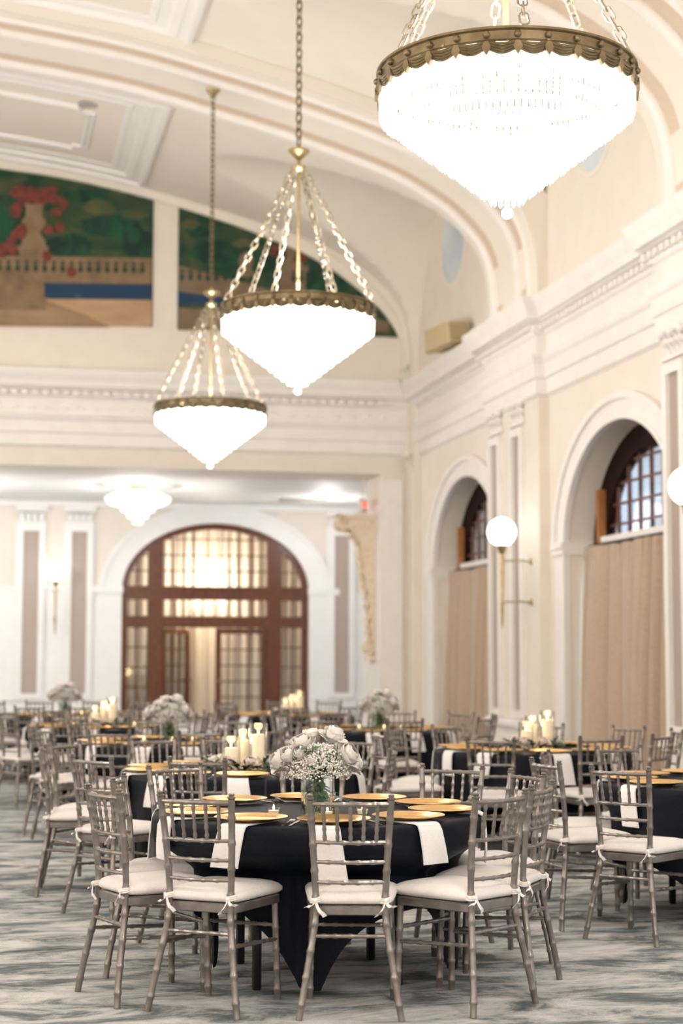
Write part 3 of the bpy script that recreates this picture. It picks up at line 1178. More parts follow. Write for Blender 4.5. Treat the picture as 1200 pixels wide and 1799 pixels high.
def make_chandelier(ceil_z, ring_z):
    t = thing('chandelier', 'x', 'chandelier', (0, 0, 0), group='crystal chandeliers over the tables')
    R = .70
    # brass band: moulded ring, knobs, swags with leaf drops
    mb = MB()
    prof = [(R - .018, -.03), (R - .002, -.034), (R + .004, -.027), (R - .004, -.020), (R - .004, .024), (R + .008, .032), (R + .008, .044), (R - .018, .044), (R - .018, -.03)]
    mb.lathe(prof, 96)
    mb.build('band', M['brass'], t, angle=30)
    N = 28
    for i in range(N):
        a = 2 * pi * i / N
        MB().sphere(((R + .004) * cos(a), (R + .004) * sin(a), .002), .019, 8, 6).build('boss', M['brass'], t)
    mb = MB()
    for i in range(N):
        a0 = 2 * pi * i / N
        for k in range(4):
            pts = []
            for j in range(9):
                u = j / 8
                a = a0 + 2 * pi / N * u
                z = -.036 - .008 * k - (.012 + .007 * k) * sin(pi * u)
                pts.append(((R + .004 - .003 * k) * cos(a), (R + .004 - .003 * k) * sin(a), z))
            mb.tube(pts, .0080, 6)
        for s, (zz, ww) in enumerate(((-.06, .016),)):
            c, q = cos(a0), sin(a0)
            tang = (-q, c)
            pts = [(-.010, -.034), (.010, -.034), (.024, -.064), (.018, -.078), (0, -.108), (-.018, -.078), (-.024, -.064)]
            mb.prism(pts, lambda u, w, dd, c=c, q=q: ((R + dd) * c - u * q, (R + dd) * q + u * c, w), -.004, .014)
    mb.build('swags', M['brass'], t)
    # tiers of crystal prisms stepping in to the tip
    tiers = []
    for i, r in enumerate((.685, .640, .580, .515, .45, .385, .32, .26, .20, .145, .09)):
        L = .155 if i == 0 else .125 - .0055 * i
        tiers.append((r, -.215 - .78 * (.685 - r) + L, L, .0135 if i == 0 else .0145, max(6, int(2 * pi * r / (.029 if i == 0 else .036)))))
    for r, z, L, w, n in tiers:
        mb = MB()
        for i in range(n):
            a = 2 * pi * (i + .5 * (n % 4 == 0)) / n
            crystal(mb, r * cos(a), r * sin(a), z, L * random.uniform(.94, 1.05), w, a + pi / 2)
        mb.lathe([(r + .004, z + .004), (r + .004, z - .004), (r - .004, z - .004), (r - .004, z + .004), (r + .004, z + .004)], max(24, n // 2))
        mb.build('crystal_tier', M['crystal'], t, smooth=False)
    mb = MB().sphere((0, 0, -.728), .032, 14, 10)
    mb.build('crystal_ball', M['crystal'], t)
    for i in range(8):
        a = 2 * pi * i / 8
        mb = MB().sphere((.38 * cos(a), .38 * sin(a), -.12), .035, 10, 8, (1, 1, 1.4))
        mb.build('bulb', M['bulb'], t)
    # central rod, hub, canopy and chains
    hz = 6.02 - ring_z
    mb = MB().tube([(0, 0, -.1), (0, 0, hz)], .016, 10)
    for i in range(4):
        a = pi * i / 4
        mb.tube([(R * cos(a), R * sin(a), -.02), (-R * cos(a), -R * sin(a), -.02)], .008, 6)
    mb.build('rod', M['brass2'], t)
    mb = MB()
    mb.lathe([(.014, hz - .12), (.045, hz - .11), (.07, hz - .08), (.07, hz - .065), (.04, hz - .055), (.018, hz - .04), (.016, hz - .01), (.05, hz + .02), (.085, hz + .05), (.105, hz + .07), (.10, hz + .085), (.03, hz + .09), (.012, hz + .12), (.01, hz + .14)], 24)
    mb.build('hub', M['brass2'], t)
    for i in range(6):
        a = 2 * pi * i / 6 + .35
        mb = MB()
        chain(mb, (.055 * cos(a), .055 * sin(a), hz - .09), ((R - .01) * cos(a), (R - .01) * sin(a), .06), .09, .0058, .024)
        mb.build('chain', M['chain'], t)
    mb = MB()
    chain(mb, (0, 0, hz + .13), (0, 0, ceil_z - ring_z - .10), .10, .0075, .026)
    mb.build('chain', M['brass'], t)
    cz = ceil_z - ring_z
    mb = MB().lathe([(.012, cz - .11), (.03, cz - .10), (.05, cz - .06), (.085, cz - .03), (.095, cz), (.02, cz + .005)], 20)
    mb.build('canopy', M['brass2'], t)
    return t


def rib_at(x, y):
    if any(abs(y - c) < 1.07 for c in PIERS):
        return interp(MAINT, x) - .06
    return vault(x, y)


ch0 = None
for i, (x, y, z) in enumerate(CH_POS):
    lab = ['large lit crystal chandelier hanging closest over the front rose-vase table'.replace('closest ', ''), 'lit crystal chandelier in front of the mural, middle one of three',
           'smallest looking of three lit crystal chandeliers, hung before the mural wall'][i]
    if ch0 is None:
        ch0 = make_chandelier(rib_at(x, y), z)
        ch0.location = (x, y, z)
        ch0['label'] = lab
    else:
        c = dup(ch0, (x, y, z), .4 * i, lab)

# alcove ceiling fixture: tiered alabaster bowl
t = thing('ceiling_light', 'glowing stepped white ceiling light in the alcove', 'ceiling light', (2.56, 29.5, 4.5))
MB().lathe([(.02, -.02), (.16, -.02), (.18, 0), (.02, 0.0)], 24).build('ceiling_plate', M['brass2'], t)
for k, (r0, z0, z1) in enumerate(((.58, -.22, -.37), (.31, -.37, -.49), (.19, -.49, -.59), (.09, -.59, -.65))):
    mb = MB().lathe([(r0 * .62, z0 + .10 if k == 0 else z0), (r0, z0), (r0 * .99, z0 - .05), (r0 * .92, z0 - .09), (r0 * .75, z1 + .01), (r0 * .5, z1 - .005), (.01, z1 - .01)], 28)
    mb.build('glass_bowl', M['bowl'], t)
mb = MB()
for a in range(3):
    q = 2 * pi * a / 3
    mb.tube([(.10 * cos(q), .10 * sin(q), -.02), (.5 * cos(q), .5 * sin(q), -.20)], .008, 6)
mb.build('hanger', M['brass2'], t)


# torches with opal globes
def torch(label, loc, rz, wall_gap):
    """local -Y points away from the wall, wall plane at y = wall_gap"""
    t = thing('wall_torch', label, 'wall lamp', loc, rz, group='brass wall torches')
    MB().sphere((0, 0, 0), .185, 24, 16).build('globe', M['globe'], t)
    mb = MB()
    mb.lathe([(.004, -1.22), (.014, -1.15), (.022, -1.0), (.02, -.95), (.028, -.92), (.018, -.88), (.024, -.6), (.028, -.30), (.024, -.28), (.05, -.25), (.055, -.20), (.075, -.175), (.06, -.16), (.03, -.16)], 16, cap=True)
    mb.build('stem', M['brass2'], t)
    for z in (-.37, -.89):
        mb = MB()
        mb.tube([(0, 0, z), (0, wall_gap * .6, z + .01), (0, wall_gap - .01, z)], .011, 8)
        mb.lathe([(.05, 0), (.04, .012), (.02, .02), (.011, .03)], 14)
        n = 14 * 4
        for i in range(len(mb.v) - n, len(mb.v)):
            a, b, c = mb.v[i]
            mb.v[i] = (a, wall_gap - c, z + b)
        mb.build('wall_arm', M['brass2'], t)
    lamp('torch_light', Vector(loc) + Vector((0, 0, .0)), 14, .18, SOFT)
    return t


torch('brass torch lamp with opal globe on the pier between the window curtains', (6.36, 20.22, 3.07), radians(-90), .39)
torch('brass torch lamp with opal globe at the photo edge above the pedestal', (6.36, 14.45, 3.08), radians(-90), .39)
torch('brass torch lamp between grey mauve panels on the alcove wall', (1.27, YA - .42, 3.10), 0, .42)

# speaker on the cornice
t = thing('loudspeaker', 'cream loudspeaker lying on the cornice beside the mural', 'loudspeaker', (6.58, 23.60, 6.04), radians(198))
mb = MB()
rings = []
for yy, w, h in ((-.50, .16, .30), (-.48, .18, .32), (.36, .18, .32), (.48, .13, .26)):
    rings.append([(-w, yy, .02), (w, yy, .02), (w * .9, yy, .02 + h), (-w * .9, yy, .02 + h)])
mb.loft(rings)
mb.build('cabinet', M['speaker'], t)
MB().box(-.15, .15, -.522, -.495, .05, .30).build('grille', M['grille'], t)
mb = MB()
mb.box(-.05, .05, -.3, .3, 0, .03)
mb.tube([(0, .44, .16), (0, .60, .2), (.05, .72, .05)], .02, 6)
mb.build('bracket', M['speaker'], t)
t.rotation_euler = (0, radians(-6), radians(8))

# exit sign on the alcove jamb
t = thing('exit_sign', 'small red lit exit sign beside the alcove jamb', 'exit sign', (6.16, 27.35, 3.92))
MB().box(-.16, .16, -.03, .03, 0, .22).build('housing', M['exitbox'], t)
for s in (-1, 1):
    cu = bpy.data.curves.new('exit_lettering', 'FONT')
    cu.body = 'EXIT'
    cu.size = .15
    cu.extrude = .003
    cu.align_x, cu.align_y = 'CENTER', 'CENTER'
    tmp = bpy.data.objects.new('tmp', cu)
    me = bpy.data.meshes.new_from_object(tmp)
    bpy.data.objects.remove(tmp)
    o = bpy.data.objects.new('lettering', me)
    COL.objects.link(o)
    o.parent = t
    o.location = (0, s * .034, .11)
    o.rotation_euler = (pi / 2, 0, 0 if s < 0 else pi)
    me.materials.clear()
    me.materials.append(M['exitred'])
MB().tube([(0, 0, .22), (0, 0, .58)], .012, 8).build('drop_rod', M['exitbox'], t)
t.rotation_euler = (0, 0, radians(62))

# carved scroll bracket on the jamb of the alcove opening
t = thing('carved_bracket', 'tall carved plaster scroll bracket on the alcove jamb', 'bracket', (6.35, 27.30, 0))
mb = MB()
sp = spline([(-.02, 1.55), (-.07, 1.75), (-.10, 2.1), (-.14, 2.5), (-.20, 2.85), (-.24, 3.1), (-.26, 3.3), (-.36, 3.5), (-.52, 3.66), (-.62, 3.76)], 5)
back = [(.04, z) for x, z in sp]
mb.strip(sp, back, lambda u, w, dd: (u, dd, w), -.16, .16)
mb.build('console', M['plaster'], t)
for (cx, cz, r0) in ((-.56, 3.70, .12), (-.10, 1.62, .08)):
    mb = MB()
    pts = []
    for i in range(34):
        q = i / 33
        a = 5.2 * pi * q
        r = r0 * (1 - .85 * q)
        pts.append((cx + r * cos(a + 1), 0, cz + r * sin(a + 1)))
    mb.tube([(x, -.12, z) for x, y, z in pts], .028, 6)
    mb.tube([(x, .12, z) for x, y, z in pts], .028, 6)
    mb.sphere((cx, 0, cz), r0 * .9, 12, 8, (1, 1.3, 1))
    mb.build('scroll', M['plaster'], t)
mb = MB()
rnd = random.Random(9)
for i in range(16):
    q = i / 15
    k = int(q * (len(sp) - 1))
    x, z = sp[k]
    w = .12 + .05 * sin(q * 9)
    for s in (-1, 1):
        mb.loft([[(x - dx, s * yy - .03, z + zz), (x - dx, s * yy + .03, z + zz), (x - dx + .04, s * yy, z + zz + .02)] for dx, yy, zz in ((-.02, .02, -.05), (.035, .06, .02), (.06, w, .07), (.03, w + .03, .12))], True)
    mb.sphere((x - .02, 0, z), .05 + .02 * rnd.random(), 8, 6, (.8, 1, 1.5))
for x, z, r in ((-.25, 3.22, .12), (-.22, 2.95, .09), (-.16, 2.55, .07)):
    mb.sphere((x, 0, z), r, 10, 8, (.8, 1, 1.3))
mb.build('leaf_carving', M['plaster'], t)
mb = MB()
mb.box(-.60, .05, -.20, .20, 3.80, 3.86)
mb.box(-.52, .05, -.17, .17, 3.76, 3.80)
mb.box(-.12, .05, -.2, .2, 1.42, 1.50)
mb.build('shelf', M['plaster'], t)

# ------------------------------------------------------------------ ballroom chairs


def bamboo(path, r, nodes=(), n=10, bump=.0022):
    """tube along a path with raised rings at the given fractions"""
    P = [Vector(p) for p in path]
    L = [0]
    for a, b in zip(P, P[1:]):
        L.append(L[-1] + (b - a).length)
    T = L[-1]
    st = sorted(set([0, 1] + [l / T for l in L] + [q for f in nodes for q in (f - .013 / T, f - .006 / T, f, f + .006 / T, f + .013 / T) if 0 < q < 1]))
    pts, rad = [], []
    for q in st:
        s = q * T
        k = max(i for i in range(len(L)) if L[i] <= s + 1e-9)
        k = min(k, len(P) - 2)
        pts.append(P[k].lerp(P[k + 1], (s - L[k]) / max(L[k + 1] - L[k], 1e-9)))
        b = 0
        for f in nodes:
            d = abs(q - f) * T
            if d < .0125:
                b = max(b, bump if d < .004 else bump * .75)
        rad.append(r + b)
    mb = MB()
    mb.tube(pts, rad, n)
    return mb


def make_chair():
    t = thing('ballroom_chair', 'x', 'chair')
    ch = M['chair']
    for s in (-1, 1):
        p = spline([(s * .212, -.262, 0), (s * .195, -.250, .10), (s * .172, -.226, .24), (s * .152, -.206, .36), (s * .145, -.198, .45), (s * .149, -.200, .56), (s * .158, -.216, .72), (s * .170, -.246, .90)], 3)
        mb = bamboo(p, .0145, (.07, .19, .31, .43, .55, .67, .79, .91), 12, .0030)
        c = p[-1]
        mb.lathe([(.0145, 0), (.0175, .004), (.0175, .009), (.0105, .012), (.0125, .015), (.0148, .019), (.011, .024), (.001, .026)], 12, c)
        mb.build('leg', ch, t)
        mb = bamboo([(s * .184, .190, 0), (s * .178, .186, .22), (s * .172, .180, .43)], .0145, (.1, .3, .5, .72), 12, .0030)
        mb.build('leg', ch, t)
    # seat frame: rounded trapezoid with a thick edge

    def outline(inset, dy=0):
        hw0, hw1, y0, y1 = .172 - inset, .198 - inset, -.205 + inset + dy, .212 - inset + dy
        pts = []
        r = .05
        for (cx, cy_, a0) in ((hw1 - r, y1 - r, 0), (-hw1 + r, y1 - r, 90), (-hw0 + r, y0 + r, 180), (hw0 - r, y0 + r, 270)):
            for i in range(6):
                a = radians(a0 + 18 * i)
                pts.append((cx + r * cos(a), cy_ + r * sin(a)))
        return pts
    mb = MB()
    rings = [[(x, y, z) for x, y in outline(i)] for z, i in ((.418, .006), (.422, 0), (.452, 0), (.458, .006))]
    mb.loft(rings)
    mb.build('seat', ch, t)
    mb = MB()
    rings = []
    for z, i in ((.459, .018), (.464, .003), (.474, -.008), (.488, -.008), (.501, .003), (.510, .022), (.516, .05), (.519, .085), (.520, .118)):
        rings.append([(x, y, z + .004 * cos(9 * x) * (i > .01)) for x, y in outline(i, .006)])
    mb.loft(rings)
    cu = mb.build('cushion', M['cushion'], t, angle=60)
    cu['label'] = 'white tie-on cushion'
    for s in (-1, 1):
        mb = MB()
        # band round the post, knot, two flat tails
        c = Vector((s * .147, -.199, .482))
        ring = [c + Vector((.021 * cos(a), .021 * sin(a), .004 * sin(a + 1))) for a in [2 * pi * k / 14 for k in range(14)]]
        for dz in (-.006, .002, .009):
            mb.tube([(p.x, p.y, p.z + dz) for p in ring], .0045, 5, False, True)
        mb.tube([c + Vector((0, .02, 0)), c + Vector((-s * .01, .05, -.004))], .006, 5)
        mb.sphere((c.x, c.y - .024, c.z), .011, 8, 6)
        for ang, L, lift in ((-.5, .085, -.075), (.75, .06, -.035)):
            dx = sin(ang) * s
            pts = [(c.x + dx * L * q, c.y - .024 - .012 * sin(q * 3), c.z + lift * q - .01 * sin(q * 5)) for q in (0, .25, .5, .75, 1)]
            wd = .008
            mb.loft([[(x - wd * (.5 + .6 * i / 4), y, z - .004), (x + wd * (.5 + .6 * i / 4), y, z + .004), (x + wd * (.5 + .6 * i / 4), y - .002, z + .004), (x - wd * (.5 + .6 * i / 4), y - .002, z - .004)] for i, (x, y, z) in enumerate(pts)])
        mb.build('tie', M['ribbon'], cu)
    # back rails, bowed backward

    def rail(z, x, y, r, bow=.028, nd=(.2, .4, .6, .8)):
        return bamboo([(x * q, y - bow * (1 - q * q), z) for q in (-1, -.75, -.5, -.25, 0, .25, .5, .75, 1)], r, nd, 9, .0026)
    rail(.882, .168, -.242, .0100).build('top_rail', ch, t)
    for z, x, y in ((.722, .158, -.216), (.640, .153, -.207), (.556, .149, -.201)):
        rail(z, x, y, .0082).build('back_rail', ch, t)
    for i in range(5):
        q = (i - 2) / 2.0 * .68
        b = .028 * (1 - q * q)
        mb = bamboo([(.158 * q, -.216 - b, .722), (.168 * q, -.242 - b, .882)], .0070, (.14, .36, .62, .86), 8, .0024)
        mb.build('spindle', ch, t)
    nd = (.15, .3, .5, .7, .85)
    bamboo([(-.158, -.210, .335), (.158, -.210, .335)], .0085, nd, 9, .0024).build('stretcher', ch, t)
    bamboo([(-.176, .184, .32), (.176, .184, .32)], .0085, nd, 9, .0024).build('stretcher', ch, t)
    for s in (-1, 1):
        bamboo([(s * .165, -.218, .285), (s * .179, .186, .26)], .0085, nd, 9, .0024).build('stretcher', ch, t)
    return t


CHAIR = make_chair()
used = [False]


def place_chair(x, y, face, label, group):
    """x, y: the middle of the two back posts' tops; face: heading in degrees"""
    f = radians(face)
    loc = (x + .24 * cos(f), y + .24 * sin(f), 0)
    rz = f - pi / 2
    if not used[0]:
        used[0] = True
        CHAIR.location, CHAIR.rotation_euler = loc, (0, 0, rz)
        CHAIR['label'], CHAIR['group'] = label, group
        return CHAIR
    return dup(CHAIR, loc, rz, label, group)


# ------------------------------------------------------------------ tables and what stands on them
TH = .755                 # height of the board; the cloth lies on it
TR = .765


def make_table():
    t = thing('round_table', 'x', 'table')
    MB().lathe([(.01, TH - .022), (TR - .01, TH - .022), (TR, TH - .016), (TR, TH - .004), (TR - .004, TH), (.01, TH)], 48).build('tabletop', M['tabletop'], t)
    for i in range(4):
        a = pi / 4 + pi / 2 * i
        mb = MB()
        x, y = .46 * cos(a), .46 * sin(a)
        mb.bevbox(x - .02, x + .02, y - .02, y + .02, 0, TH - .02, .006)
        mb.build('leg', M['black'], t)
    return t


def cloth_mesh(seed, rot, chairs):
    """square cloth on the round board; it hangs in folds and gives way to the seats tucked under it.
    chairs: (x, y, heading) of each seat centre, from the table centre"""
    rnd = random.Random(seed)
    ph = [rnd.uniform(0, 6.28) for _ in range(5)]
    nA = 200
    half = 1.15
    rings = []
    tops = [(.02, 0), (.3, 0), (.6, 0), (TR - .02, 0), (TR + .004, -.003), (TR + .014, -.014), (TR + .018, -.03)]
    for r, dz in tops:
        rings.append([(r * cos(2 * pi * k / nA), r * sin(2 * pi * k / nA), TH + .004 + dz) for k in range(nA)])

    def limit(a, h):
        """how far out the cloth may stand at angle a, h below the top"""
        best = 9
        if h < .23:
            k = max(0, (h - .12) / .11)
        else:
            k = 1
        if k == 0:
            return best
        for cx, cy_, f in chairs:
            dx, dy = cos(a), sin(a)
            fx, fy = cos(f), sin(f)
            # seat front edge line: (p - c) . f = .235
            den = dx * fx + dy * fy
            if den > -.3:
                continue
            r = (cx * fx + cy_ * fy + .235) / den
            if r < 0:
                continue
            px, py = r * dx - cx, r * dy - cy_
            lat = abs(-px * fy + py * fx)
            if lat < .34:
                soft = max(0, (lat - .235) / .105)
                r = r + (TR + .05 - r) * soft * soft
                best = min(best, r + (TR + .02 - r) * (1 - k))
        return best
    NV = 22
    for j in range(1, NV + 1):
        v = j / NV
        ring = []
        for k in range(nA):
            a = 2 * pi * k / nA
            b = a - rot
            m = max(abs(cos(b)), abs(sin(b)))
            drop = min(half / m - TR, .735)
            corner = (1 / m - 1) / .414
            h = .03 + (drop - .03) * v
            ds = min(1, h / .3)
            fold = (.022 * sin(8 * b + ph[0]) + .018 * sin(13 * b + ph[1]) + .012 * sin(5 * b + ph[2])) * ds
            fold += .05 * ds * abs(sin(2 * b)) ** 6 * cos(12 * ((b % (pi / 2)) - pi / 4)) * (h / .6)
            r = TR + .018 + max(fold, -.02 * (1 - ds) - .035 * ds) - .03 * corner * ds * (h / .7)
            r = min(r, limit(a, h) + .3 * fold)
            ring.append((r * cos(a), r * sin(a), TH + .004 - h))
        rings.append(ring)
    # relax the sheet sideways so that it bends softly
    for ring in rings[len(tops):]:
        rad = [hypot(p[0], p[1]) for p in ring]
        sm = [min(rad[k], (rad[k - 2] + rad[k - 1] + rad[k] + rad[(k + 1) % nA] + rad[(k + 2) % nA]) / 5) for k in range(nA)]
        for k in range(nA):
            q = sm[k] / rad[k]
            ring[k] = (ring[k][0] * q, ring[k][1] * q, ring[k][2])
    mb = MB()
    mb.loft(rings, False)
    mb.f.append(list(range(nA))[::-1])
    mb.mi.append(0)
    return mb


TABLE = make_table()
PZ = TH + .006


def make_charger():
    mb = MB()
    mb.lathe([(.001, .006), (.095, .006), (.112, .008), (.120, .013), (.158, .019), (.163, .021), (.165, .019), (.160, .015), (.122, .008), (.10, 0), (.001, 0)], 40)
    o = mb.build('charger_plate', M['gold'], angle=30)
    return o


def make_napkin(seed):
    rnd = random.Random(seed)
    w = .066
    hang = .07 * rnd.random()
    skew = rnd.uniform(-.09, .09)
    flare = rnd.uniform(0, .02)
    path = [(.50, PZ + .001), (.60, PZ + .001), (.70, PZ + .001), (TR + .005, PZ + .001), (TR + .022, PZ - .006), (TR + .029, PZ - .03), (TR + .034, PZ - .10), (TR + .034, PZ - .13), (TR + .034, PZ - .15 - hang * .3), (TR + .032, PZ - .165 - hang)]
    mb = MB()
    for t0 in (0, .003):
        rings = []
        for i, (r, z) in enumerate(path):
            q = max(0, (PZ - z)) / .35
            sx = skew * q
            ww = w + flare * q - t0
            n = 8
            up_ = [(r + (.004 + t0 if i > 4 else 0) + .006 * sin(6 * u + seed) * q, (-1 + 2 * u) * ww + sx, z + t0 + (.003 if i <= 4 else 0)) for u in [k / n for k in range(n + 1)]]
            dn = [(r + t0 + .006 * sin(6 * u + seed) * q, (-1 + 2 * u) * ww + sx, z + t0) for u in [k / n for k in range(n, -1, -1)]]
            rings.append(up_ + dn)
        mb.loft(rings)
    return mb.build('napkin', M['napkin'], angle=50)


def make_fork():
    mb = MB()
    mb.loft([[(x - w, y, z), (x + w, y, z), (x + w, y, z + .002), (x - w, y, z + .002)] for y, w, z, x in ((-.10, .006, .001, 0), (-.08, .007, .001, 0), (0, .0035, .006, 0), (.03, .004, .006, 0), (.045, .011, .004, 0), (.055, .012, .003, 0))])
    for i in range(4):
        x = -.0095 + .0063 * i
        mb.loft([[(x - .0018, y, z), (x + .0018, y, z), (x + .0018, y, z + .002), (x - .0018, y, z + .002)] for y, z in ((.054, .003), (.08, .004), (.098, .008))])
    return mb.build('fork', M['steel'])


def make_knife():
    mb = MB()
    mb.loft([[(x - w, y, .001), (x + w, y, .001), (x + w, y, .004), (x - w, y, .004)] for y, w, x in ((-.11, .006, 0), (-.09, .0075, 0), (-.005, .005, 0), (0, .006, 0), (.01, .0095, .001), (.09, .009, .001), (.112, .005, -.002), (.118, .001, -.004))])
    return mb.build('knife', M['steel'])


def rose_mesh(seed, R, openness=.5):
    """cupped petals in whorls: a tight spiral heart inside wide outer petals"""
    rnd = random.Random(seed)
    mb = MB()
    whorls = [(2, .26, 160, 0), (3, .38, 150, .05), (4, .52, 140, .03), (5, .66, 124, .10), (5, .82, 108 - 8 * openness, .20), (6, .98, 92 - 14 * openness, .30 + .16 * openness)]
    for wi, (n, rad, th, curl) in enumerate(whorls):
        off = rnd.uniform(0, 6.28)
        for i in range(n):
            a0 = off + 2 * pi * i / n + rnd.uniform(-.15, .15)
            wid = 2 * pi / n * .72
            tm = radians(th + rnd.uniform(-7, 7))
            rr = rad * R * rnd.uniform(.95, 1.05)

            def pt(u, v, a0=a0, wid=wid, tm=tm, rr=rr, curl=curl):
                s = (u - .5) * 2
                t_ = .35 + (tm - .35) * (v - .12 * s * s * v)
                a = a0 + s * wid * (.55 + .45 * sin(min(v, .8) / .8 * pi / 2)) + .25 * (v - .5) * (wid < 1.5)
                lip = curl * rr * max(0, v - .6) ** 2 * 5
                r = rr * sin(t_) * (1 + .09 * (s > 0) * s) + lip + .012 * R * (u > .5) + .045 * R * v * v * sin(4.4 * s + 7 * a0)
                z = -rr * (1.18 - .1 * wi / 5) * cos(t_) - lip * .35
                return (r * cos(a), r * sin(a), z + .10 * R * (1 - rad))
            mb.grid(pt, 6, 7)
    # calyx
    mb.lathe([(.002, -1.12 * R), (.14 * R, -1.08 * R), (.24 * R, -1.0 * R), (.45 * R, -.90 * R)], 10)
    return mb


def orient(mb, c, d):
    d = Vector(d).normalized()
    q = Vector((0, 0, 1)).rotation_difference(d).to_matrix()
    c = Vector(c)
    mb.v = [tuple(q @ Vector(p) + c) for p in mb.v]
    return mb


def leaf_shape(mb, base, d, L, w, up_=(0, 0, 1)):
    d = Vector(d).normalized()
    u = d.cross(Vector(up_))
    if u.length < .05:
        u = d.cross(Vector((1, 0, 0)))
    u.normalize()
    nrm = u.cross(d)
    b = Vector(base)
    pts = []
    for q, ww in ((0, .08), (.3, .8), (.55, 1), (.8, .6), (1, .04)):
        c = b + d * L * q - nrm * (.25 * L * q * q)
        pts.append([c - u * w * ww, c + nrm * -.15 * w, c + u * w * ww])
    vv = [p for r in pts for p in r]
    f = []
    for i in range(4):
        f += [(i * 3, i * 3 + 1, i * 3 + 4, i * 3 + 3), (i * 3 + 1, i * 3 + 2, i * 3 + 5, i * 3 + 4)]
    mb.add(vv, f)


def octa(mb, c, r):
    x, y, z = c
    mb.add([(x + r, y, z), (x - r, y, z), (x, y + r, z), (x, y - r, z), (x, y, z + r), (x, y, z - r)],
           [(0, 2, 4), (2, 1, 4), (1, 3, 4), (3, 0, 4), (2, 0, 5), (1, 2, 5), (3, 1, 5), (0, 3, 5)])


# rose heads of the front bouquet, relative to the vase: across (picture x), towards the viewer, height, radius, openness
ROSES = [(-.080, .02, .345, .056, .5), (-.035, -.05, .372, .056, .6), (.080, .00, .385, .054, 1.2), (-.035, .10, .272, .056, .3), (-.188, .03, .262, .054, .4), (-.145, .06, .285, .048, .5),
         (.150, .05, .292, .058, .5), (-.085, .09, .300, .045, .7), (.02, -.10, .350, .05, .5), (.10, -.12, .30, .052, .5), (-.10, -.12, .30, .052, .5), (.185, -.03, .245, .046, .4)]


def make_bouquet():
    """x across, -y towards the viewer"""
    t = thing('rose_bouquet', 'x', 'flower vase')
    mb = MB().lathe([(.001, .004), (.070, .004), (.074, .010), (.0745, .20), (.0785, .20), (.0785, .006), (.074, 0), (.001, 0)], 36)
    mb.build('vase', M['clear'], t, angle=30)
    MB().lathe([(.001, .011), (.0725, .011), (.0725, .085), (.001, .085)], 30).build('water', M['water'], t, angle=30)
    rnd = random.Random(3)
    mb = MB()
    for i in range(26):
        a, b = rnd.uniform(0, 6.28), rnd.uniform(0, 6.28)
        r0, r1 = rnd.uniform(.01, .055), rnd.uniform(.02, .10)
        mb.tube([(r0 * cos(a), r0 * sin(a), .014 + .05 * rnd.random()), (.012 * cos(b), .012 * sin(b), .15), (r1 * cos(a + 3), r1 * sin(a + 3), .26)], .0042, 5)
    mb.build('stems', M['stem'], t)
    mb = MB()
    for i in range(46):
        a = rnd.uniform(0, 6.28)
        z = rnd.uniform(.07, .19) if i < 30 else rnd.uniform(.2, .33)
        r = rnd.uniform(.01, .045) if i < 30 else rnd.uniform(.03, .12)
        leaf_shape(mb, (r * cos(a), r * sin(a), z), (cos(a), sin(a), rnd.uniform(-.6, .3) if i < 30 else rnd.uniform(-.2, .8)), rnd.uniform(.05, .09), rnd.uniform(.012, .02))
    mb.build('leaves', M['leaf'], t)
    for i, (x, f, z, r, o) in enumerate(ROSES):
        mb = rose_mesh(20 + i, r, o)
        v = Vector((x, -f * 1.0, z)) - Vector((0, 0, .17))
        v = Vector((v.x * 1.1, v.y * 1.2 - .04, max(v.z, .03) + .02))
        orient(mb, (x, -f, z), v)
        mb.build('rose', M['petal'], t, angle=70)
    mb = MB()
    for i in range(3200):
        a, b = rnd.uniform(0, 6.28), rnd.uniform(-.35, 1.3)
        q = rnd.uniform(.72, 1.0)
        x, y, z = .165 * q * cos(a) * cos(b), .150 * q * sin(a) * cos(b), .225 + .12 * q * sin(b)
        if b < 0:
            z -= .02 * rnd.random()
        octa(mb, (x, y, z), rnd.uniform(.0032, .0066))
    mb.build('babys_breath', M['breath'], t, smooth=False)['kind'] = 'stuff'
    mb = MB()
    for i in range(90):
        a, b = rnd.uniform(0, 6.28), rnd.uniform(-.2, 1.3)
        q = rnd.uniform(.8, .97)
        mb.tube([(.02 * cos(a), .02 * sin(a), .19), (.15 * q * cos(a) * cos(b), .14 * q * sin(a) * cos(b), .22 + .115 * q * sin(b))], .0012, 3)
    mb.build('sprigs', mat('pale_green_sprig', (.20, .27, .10), .6), t)['kind'] = 'stuff'
    return t


def make_tealight():
    t = thing('tealight', 'x', 'candle')
    MB().lathe([(.001, .004), (.022, .004), (.027, .012), (.031, .042), (.0335, .042), (.030, .010), (.024, 0), (.001, 0)], 20).build('glass_cup', M['clear'], t, angle=30)
    MB().lathe([(.001, .0125), (.0255, .0125), (.0285, .030), (.001, .031)], 18).build('wax', M['wax'], t)
    MB().lathe([(.0005, .030), (.004, .036), (.0055, .042), (.0035, .050), (.0003, .060)], 10).build('flame', M['flame'], t)
    return t


def make_hurricane(h):
    t = thing('pillar_candle', 'x', 'candle')
    MB().lathe([(.001, .004), (.055, .004), (.058, .010), (.058, h + .07), (.061, h + .07), (.061, .005), (.056, 0), (.001, 0)], 28).build('glass_cylinder', M['clear'], t, angle=30)
    MB().lathe([(.001, .011), (.040, .011), (.040, h - .004), (.037, h), (.012, h - .006), (.001, h - .006)], 24).build('wax', M['wax'], t)
    mb = MB().tube([(0, 0, h - .008), (.001, 0, h + .006)], .0015, 5)
    mb.build('wick', M['rod'], t)
    MB().lathe([(.003, h - .004), (.0045, h + .008), (.0065, h + .017), (.0045, h + .028), (.0003, h + .042)], 12).build('flame', M['flame'], t)
    return t


